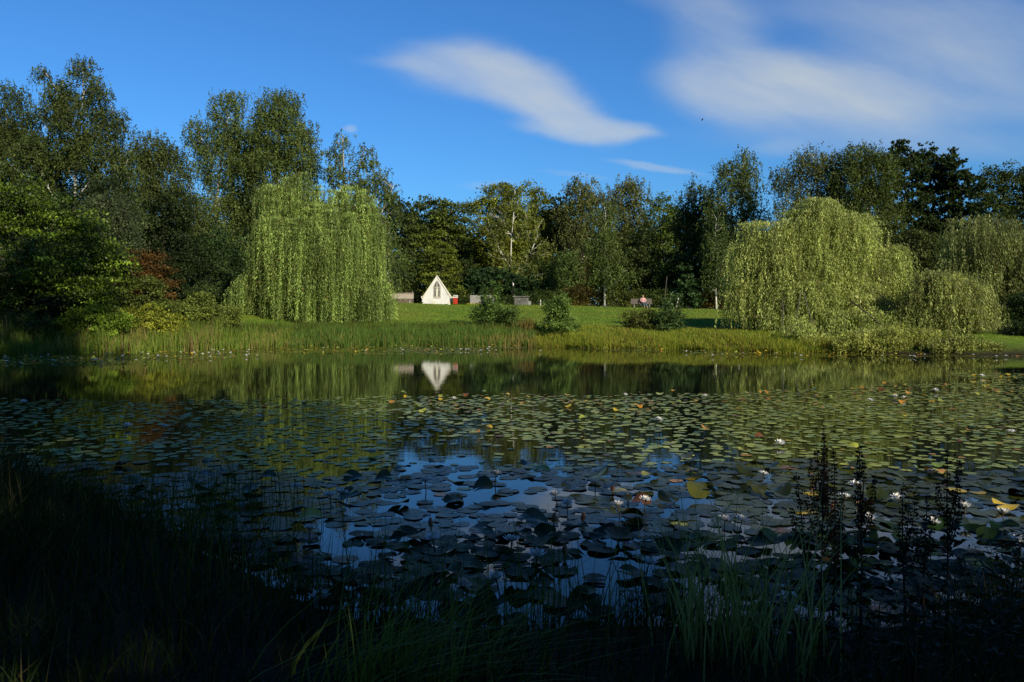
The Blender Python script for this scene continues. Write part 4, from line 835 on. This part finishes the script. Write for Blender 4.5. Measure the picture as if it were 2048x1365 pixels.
# near bank grass
n = 70000; X = rg.uniform(-9, 8.5, n); Y = rg.uniform(1.6, 9.6, n); k = (ground(X, Y) > -.06) & (np.abs(X) < .75*Y+1.2) & (rg.random(n) < .85); X, Y = X[k], Y[k]; n = len(X)
Hs = np.interp(X, [-6, -3.2, -2, -1, 0, 1, 2, 5], [.7, .6, .48, .4, .36, .42, .36, .38]); t = rg.random(n)[:, None]
cl = .6+.4*np.sin(X*3.1+2*np.sin(Y*2.3)); H = Hs*rg.uniform(.5, 1.25, n)*np.clip(cl, .45, 1); dry = (rg.random(n) < .12)[:, None]
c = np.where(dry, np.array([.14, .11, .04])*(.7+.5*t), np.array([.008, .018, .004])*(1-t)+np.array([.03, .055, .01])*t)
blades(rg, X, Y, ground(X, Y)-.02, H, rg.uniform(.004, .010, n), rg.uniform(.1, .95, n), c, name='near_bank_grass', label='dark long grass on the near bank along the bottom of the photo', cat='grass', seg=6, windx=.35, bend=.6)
# emergent rushes at the left water edge and tall single blades
n = 900; X = np.concatenate([rg.normal(-2.9, .5, 500), rg.normal(-.1, 1.3, 400)]); Y = np.concatenate([rg.normal(7.2, .6, 500), rg.normal(4.9, .25, 400)])
t = rg.random(n)[:, None]; c = np.array([.04, .07, .015])*(1-t)+np.array([.1, .13, .03])*t
blades(rg, X, Y, np.maximum(ground(X, Y), -.1), rg.uniform(.25, .75, n), .007, rg.uniform(.02, .35, n), c, name='rushes', label='thin rushes standing in the water at the edge of the near bank', cat='rushes', seg=5)
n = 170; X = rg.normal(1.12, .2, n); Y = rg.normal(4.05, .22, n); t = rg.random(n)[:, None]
blades(rg, X, Y, ground(X, Y)-.03, rg.uniform(.35, .95, n), .009, rg.uniform(.1, .55, n), np.array([.13, .17, .04])*(1-t)+np.array([.42, .42, .2])*t, name='sun_tinted_tussock', label='tussock of taller grass blades painted pale as if sunlit, on the near bank right of centre', cat='grass', seg=6)  # blade colour raised to stand in for sunlight

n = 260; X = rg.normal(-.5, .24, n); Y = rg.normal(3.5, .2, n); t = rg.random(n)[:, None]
blades(rg, X, Y, ground(X, Y)-.03, rg.uniform(.3, .7, n), .008, rg.uniform(.5, 1.0, n), np.array([.07, .11, .015])*(1-t)+np.array([.22, .27, .06])*t, name='sun_tinted_tussock', label='windswept tussock painted brighter green as if sunlit, at the bottom edge left of centre', cat='grass', seg=6, windx=.9, bend=.7)  # brighter greens imitate a sunlit patch in the shaded grass

# ------------------------------------------------------------------ dark undergrowth on right bank
n = 6500; X = rg.uniform(1.5, 6.0, n); Y = rg.uniform(3.2, 5.9, n); k = (ground(X, Y) > -.08) & (Y > 3.4+0*X); X, Y = X[k], Y[k]; n = len(X)
P = np.stack([X, Y, ground(X, Y)+rg.random(n)**.7*np.interp(X, [1.5, 2.2, 6], [.2, .42, .5])], 1); D = unit(rg.normal(size=(n, 3)))
nr = rg.normal(size=(n, 3))*.5; nr[:, 2] += 1; co, f = leaf_geo(P, D*[1, 1, .3], nr, rg.uniform(.03, .08, n), rg.uniform(.012, .03, n))
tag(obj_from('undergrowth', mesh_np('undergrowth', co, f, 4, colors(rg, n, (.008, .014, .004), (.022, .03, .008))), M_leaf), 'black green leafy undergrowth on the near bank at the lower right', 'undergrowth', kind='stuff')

# ------------------------------------------------------------------ dock plants
def dock(seed, px, py_top, Y, spikes, label, c1, c2, lean=0, hs=1.0):
    rng = rng_(seed); x = wx(px, Y); z = max(gz(x, Y), -.03); H = wz(py_top, Y)-z
    r = empty('dock_plant', (x, Y, z), label, 'wild plant')
    st = MB(); P = []; ax = []
    main = [(lean*t*t*H, .02*math.sin(t*4+seed), H*t) for t in np.linspace(0, 1, 9)]
    st.tube(main, [.007-.005*i/8 for i in range(9)], 6)
    arms = [(.42, 1.0, 0, 0)]+[(t0, t1, dx, rng.uniform(-.06, .06)) for t0, t1, dx in spikes]
    for t0, t1, dx, dy in arms:
        if dx == 0: path = lambda t: np.array([lean*t*t*H, .02*math.sin(t*4+seed), H*t])
        else:
            b_ = np.array([lean*t0*t0*H, 0, H*t0]); e_ = np.array([lean*t1*t1*H+dx, dy, H*t1])
            path = (lambda b_, e_, t0, t1: (lambda t: b_+(e_-b_)*np.array([((t-t0)/(t1-t0))**.55, ((t-t0)/(t1-t0))**.55, (t-t0)/(t1-t0)])))(b_, e_, t0, t1)
            st.tube([path(t0+(t1-t0)*k/6) for k in range(7)], [.004-.003*k/6 for k in range(7)], 5)
        ln = (t1-t0)*H; nw = max(5, int(ln/.021)); s0 = .12 if dx else 0
        for k in range(nw):
            u = s0+(1-s0)*k/nw; c = path(t0+(t1-t0)*u); rr = (.015*(1-.7*u)+.003)*rng.uniform(.5, 1.3)
            if rng.random() < .12: continue
            m_n = int(16*(1-.5*u)); th = rng.uniform(0, 6.28, m_n)
            for a in th:
                P.append(c+np.array([math.cos(a), math.sin(a), rng.uniform(-.5, .5)])*rr*rng.uniform(.3, 1)); ax.append((math.cos(a), math.sin(a), -.6+rng.normal(0, .3)))
    st.build('stem', M_dstem, r)
    P = np.array(P); ax = np.array(ax); n = len(P)
    co, f = leaf_geo(P, ax, rng.normal(size=(n, 3)), rng.uniform(.012, .021, n), rng.uniform(.009, .016, n)); obj_from('seed_head', mesh_np('seed_head', co, f, 4, colors(rng, n, c1, c2)), M_grass, r)
    for k in range(4):
        a = rng.uniform(0, 6.28); z0 = H*rng.uniform(.05, .4); L_ = rng.uniform(.1, .24); w_ = L_*.13; lv = MB(); pts = []
        for i in range(6):
            t = i/5; rr = L_*(t-.25*t*t); zz = z0+L_*(.55*t-.95*t*t); ww = w_*math.sin(math.pi*min(t*.9+.1, 1))
            cx_, cy_ = math.cos(a)*rr, math.sin(a)*rr; pts += [(cx_-math.sin(a)*ww, cy_+math.cos(a)*ww, zz+.008), (cx_, cy_, zz), (cx_+math.sin(a)*ww, cy_-math.cos(a)*ww, zz+.008)]
        lv.add(pts, [(3*i+j, 3*i+j+1, 3*i+j+4, 3*i+j+3) for i in range(5) for j in range(2)]); lv.build('leaf', M_dleaf, r)
M_dstem = noisy('dock_stem', [(.3, (.03, .015, .01)), (.7, (.07, .035, .02))], 10, .7, .1)
M_dleaf = noisy('dock_leaf', [(.3, (.03, .03, .012)), (.55, (.05, .05, .016)), (.7, (.12, .03, .015))], 6, .5, .2)
dk = ((.025, .012, .008), (.055, .025, .014))
dock(1, 1645, 850, 4.35, [(.5, .86, -.07), (.55, .8, .06), (.45, .72, -.12), (.6, .92, .035), (.4, .62, .05), (.62, .9, -.035)], 'tallest brown dock on the near bank with a reddish many-branched seed head brightened as if sunlit', (.16, .045, .022), (.34, .09, .045))  # reddish seed head, its colour brightened in place of sunlight
dock(2, 1668, 897, 4.5, [(.5, .8, -.05), (.5, .85, .05), (.4, .65, .07)], 'reddish dock close behind and right of the tallest one', (.14, .04, .02), (.28, .08, .04), lean=-.005)
dock(3, 1720, 888, 4.3, [(.55, .88, -.04), (.5, .86, .07), (.4, .62, -.1), (.6, .92, .03)], 'slender dark dock with one straight spike, second tall plant from the left', *dk)
dock(4, 1892, 888, 4.4, [(.6, .92, .09), (.45, .72, .08), (.6, .8, -.04), (.5, .84, .03)], 'tall dark dock nearest the right edge', *dk, lean=.02)
dock(5, 1808, 965, 4.5, [(.5, .95, .09), (.5, .98, .05), (.4, .8, .13), (.45, .75, -.05)], 'short bushy dark dock left of the tall right one', *dk)
dock(6, 1620, 945, 4.5, [(.5, .8, -.05), (.45, .7, .04)], 'thin dark dock leaning left beside the tallest one', *dk, lean=-.09)
dock(7, 1850, 985, 4.6, [(.5, .9, .06), (.5, .8, -.05)], 'low sparse dark dock between the bushy one and the tall right one', *dk)

# ------------------------------------------------------------------ sky, sun, camera
AZ, EL = 145, 26.5         # sun: clockwise from the view direction, and elevation
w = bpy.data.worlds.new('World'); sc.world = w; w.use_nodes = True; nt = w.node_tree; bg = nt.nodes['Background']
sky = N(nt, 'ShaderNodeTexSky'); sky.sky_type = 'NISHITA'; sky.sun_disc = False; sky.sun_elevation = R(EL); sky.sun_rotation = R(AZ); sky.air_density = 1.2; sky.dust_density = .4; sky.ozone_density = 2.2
tcw = N(nt, 'ShaderNodeTexCoord'); sp = N(nt, 'ShaderNodeSeparateXYZ'); nt.links.new(tcw.outputs['Generated'], sp.inputs[0])
def M(op, a, b=None, c=None, clamp=False):
    n = N(nt, 'ShaderNodeMath', operation=op); n.use_clamp = clamp
    for i, v in enumerate((a, b, c)):
        if v is None: continue
        if isinstance(v, (int, float)): n.inputs[i].default_value = v
        else: nt.links.new(v, n.inputs[i])
    return n.outputs[0]
yc = M('MAXIMUM', sp.outputs['Y'], .08); u0 = M('DIVIDE', sp.outputs['X'], yc); v0 = M('DIVIDE', sp.outputs['Z'], yc)
cmb = N(nt, 'ShaderNodeCombineXYZ'); nt.links.new(M('MULTIPLY', u0, 1.0), cmb.inputs[0]); nt.links.new(M('MULTIPLY', v0, 2.2), cmb.inputs[1])
nz = noise(nt, 5, 8, cmb.outputs[0], .6); sn = N(nt, 'ShaderNodeSeparateColor'); nt.links.new(nz.outputs['Color'], sn.inputs[0])
du = M('MULTIPLY', M('SUBTRACT', sn.outputs[0], .5), .055); dv = M('MULTIPLY', M('SUBTRACT', sn.outputs[1], .5), .035)
u = M('ADD', u0, du); v = M('ADD', v0, dv)
cmb2 = N(nt, 'ShaderNodeCombineXYZ'); rot = .45
nt.links.new(M('ADD', M('MULTIPLY', u, 2.0), M('MULTIPLY', v, -1.0)), cmb2.inputs[0]); nt.links.new(M('ADD', M('MULTIPLY', u, 3.2), M('MULTIPLY', v, 8.0)), cmb2.inputs[1])
streak = noise(nt, 1.6, 5, cmb2.outputs[0], .55)
def ell(px, py, rx, ry, ang, soft, amp):
    cu, cv = (px-CX)/F, (HY-py)/F; a = R(ang); ca, sa = math.cos(a), math.sin(a)     # ang > 0: falls to the right
    x_ = M('SUBTRACT', u, cu); y_ = M('SUBTRACT', v, cv)
    p = M('DIVIDE', M('SUBTRACT', M('MULTIPLY', x_, ca), M('MULTIPLY', y_, sa)), rx/F); q = M('DIVIDE', M('ADD', M('MULTIPLY', x_, sa), M('MULTIPLY', y_, ca)), ry/F)
    d = M('SQRT', M('ADD', M('MULTIPLY', p, p), M('MULTIPLY', q, q)))
    mr = N(nt, 'ShaderNodeMapRange', interpolation_type='SMOOTHERSTEP'); nt.links.new(d, mr.inputs[0])
    mr.inputs[1].default_value = 1+soft; mr.inputs[2].default_value = max(1-soft*1.3, 0); mr.inputs[3].default_value = 0; mr.inputs[4].default_value = amp
    return mr.outputs[0]
CL = [(945, 142, 160, 46, 10, .5, .7), (1045, 170, 150, 55, 24, .5, .75), (1110, 215, 120, 42, 24, .5, .75), (860, 130, 110, 14, 6, .8, .4), (1170, 258, 125, 24, 3, .5, .95), (1240, 262, 70, 8, 4, .7, .5),
      (1480, 175, 150, 68, 8, .55, .8), (1660, 190, 270, 70, 4, .6, .75), (1560, 140, 180, 45, 20, .6, .35), (1860, 170, 260, 110, 0, .7, .5), (1430, 60, 90, 90, 30, .75, .35), (1900, 60, 250, 70, 8, .8, .45), (1780, 10, 250, 40, 0, .8, .3), (2050, 120, 160, 120, 0, .7, .35), (1400, 10, 150, 40, 20, .8, .25),
      (1850, 290, 350, 30, 3, .9, .3), (1560, 290, 60, 20, -10, .8, .25), (1310, 334, 85, 8, 8, .6, .5), (708, 255, 14, 7, 0, .6, .5), (980, 368, 50, 7, 0, .8, .25), (1150, 350, 60, 5, 6, .8, .2)]
inv = None
for e in CL:
    k = M('SUBTRACT', 1, ell(*e)); inv = k if inv is None else M('MULTIPLY', inv, k)
cov = M('SUBTRACT', 1, inv); sr = N(nt, 'ShaderNodeMapRange'); nt.links.new(streak.outputs['Fac'], sr.inputs[0]); sr.inputs[1].default_value = .3; sr.inputs[2].default_value = .7; sr.inputs[3].default_value = .5; sr.inputs[4].default_value = 1.08
gate = N(nt, 'ShaderNodeMapRange'); nt.links.new(sp.outputs['Y'], gate.inputs[0]); gate.inputs[1].default_value = .1; gate.inputs[2].default_value = .25
cov = M('MULTIPLY', M('MULTIPLY', M('MULTIPLY', cov, sr.outputs[0]), gate.outputs[0]), .8, clamp=True)
tint = N(nt, 'ShaderNodeMix', data_type='RGBA', blend_type='MULTIPLY'); tint.inputs[0].default_value = 1; tint.inputs[7].default_value = (.34, .81, 1.42, 1)
nt.links.new(sky.outputs[0], tint.inputs[6])
cm = N(nt, 'ShaderNodeMix', data_type='RGBA'); nt.links.new(cov, cm.inputs[0]); nt.links.new(tint.outputs[2], cm.inputs[6]); cm.inputs[7].default_value = (6.2, 6.7, 6.8, 1)
bk = N(nt, 'ShaderNodeMapRange'); nt.links.new(sp.outputs['Y'], bk.inputs[0]); bk.inputs[1].default_value = -.35; bk.inputs[2].default_value = .1; bk.inputs[3].default_value = .4  # sky dimmed behind the camera to cut fill light and deepen shade
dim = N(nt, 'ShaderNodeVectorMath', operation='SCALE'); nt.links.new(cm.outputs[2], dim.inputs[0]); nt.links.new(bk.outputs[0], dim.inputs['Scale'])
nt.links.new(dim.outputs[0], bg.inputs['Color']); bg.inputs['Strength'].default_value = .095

sun = bpy.data.lights.new('sun', 'SUN'); sun.energy = 5.0; sun.angle = R(.53); sun.color = (1, .90, .70)
so = link(bpy.data.objects.new('sun', sun)); sd = Vector((math.sin(R(AZ))*math.cos(R(EL)), math.cos(R(AZ))*math.cos(R(EL)), math.sin(R(EL))))
so.rotation_euler = sd.to_track_quat('Z', 'Y').to_euler(); so.location = sd*60

cam = bpy.data.cameras.new('camera'); cam.sensor_width = 36; cam.lens = F/2048*36; cam.clip_end = 6000; cam.clip_start = .05; cam.shift_y = -57.5/2048
co_ = link(bpy.data.objects.new('camera', cam)); co_.location = (0, 0, CH); co_.rotation_euler = (R(90), 0, 0); sc.camera = co_
sc.view_settings.view_transform = 'Standard'; sc.view_settings.look = 'None'; sc.view_settings.exposure = 0; sc.view_settings.gamma = 1
sc.cycles.max_bounces = 6; sc.cycles.diffuse_bounces = 2; sc.cycles.glossy_bounces = 3; sc.cycles.transmission_bounces = 3
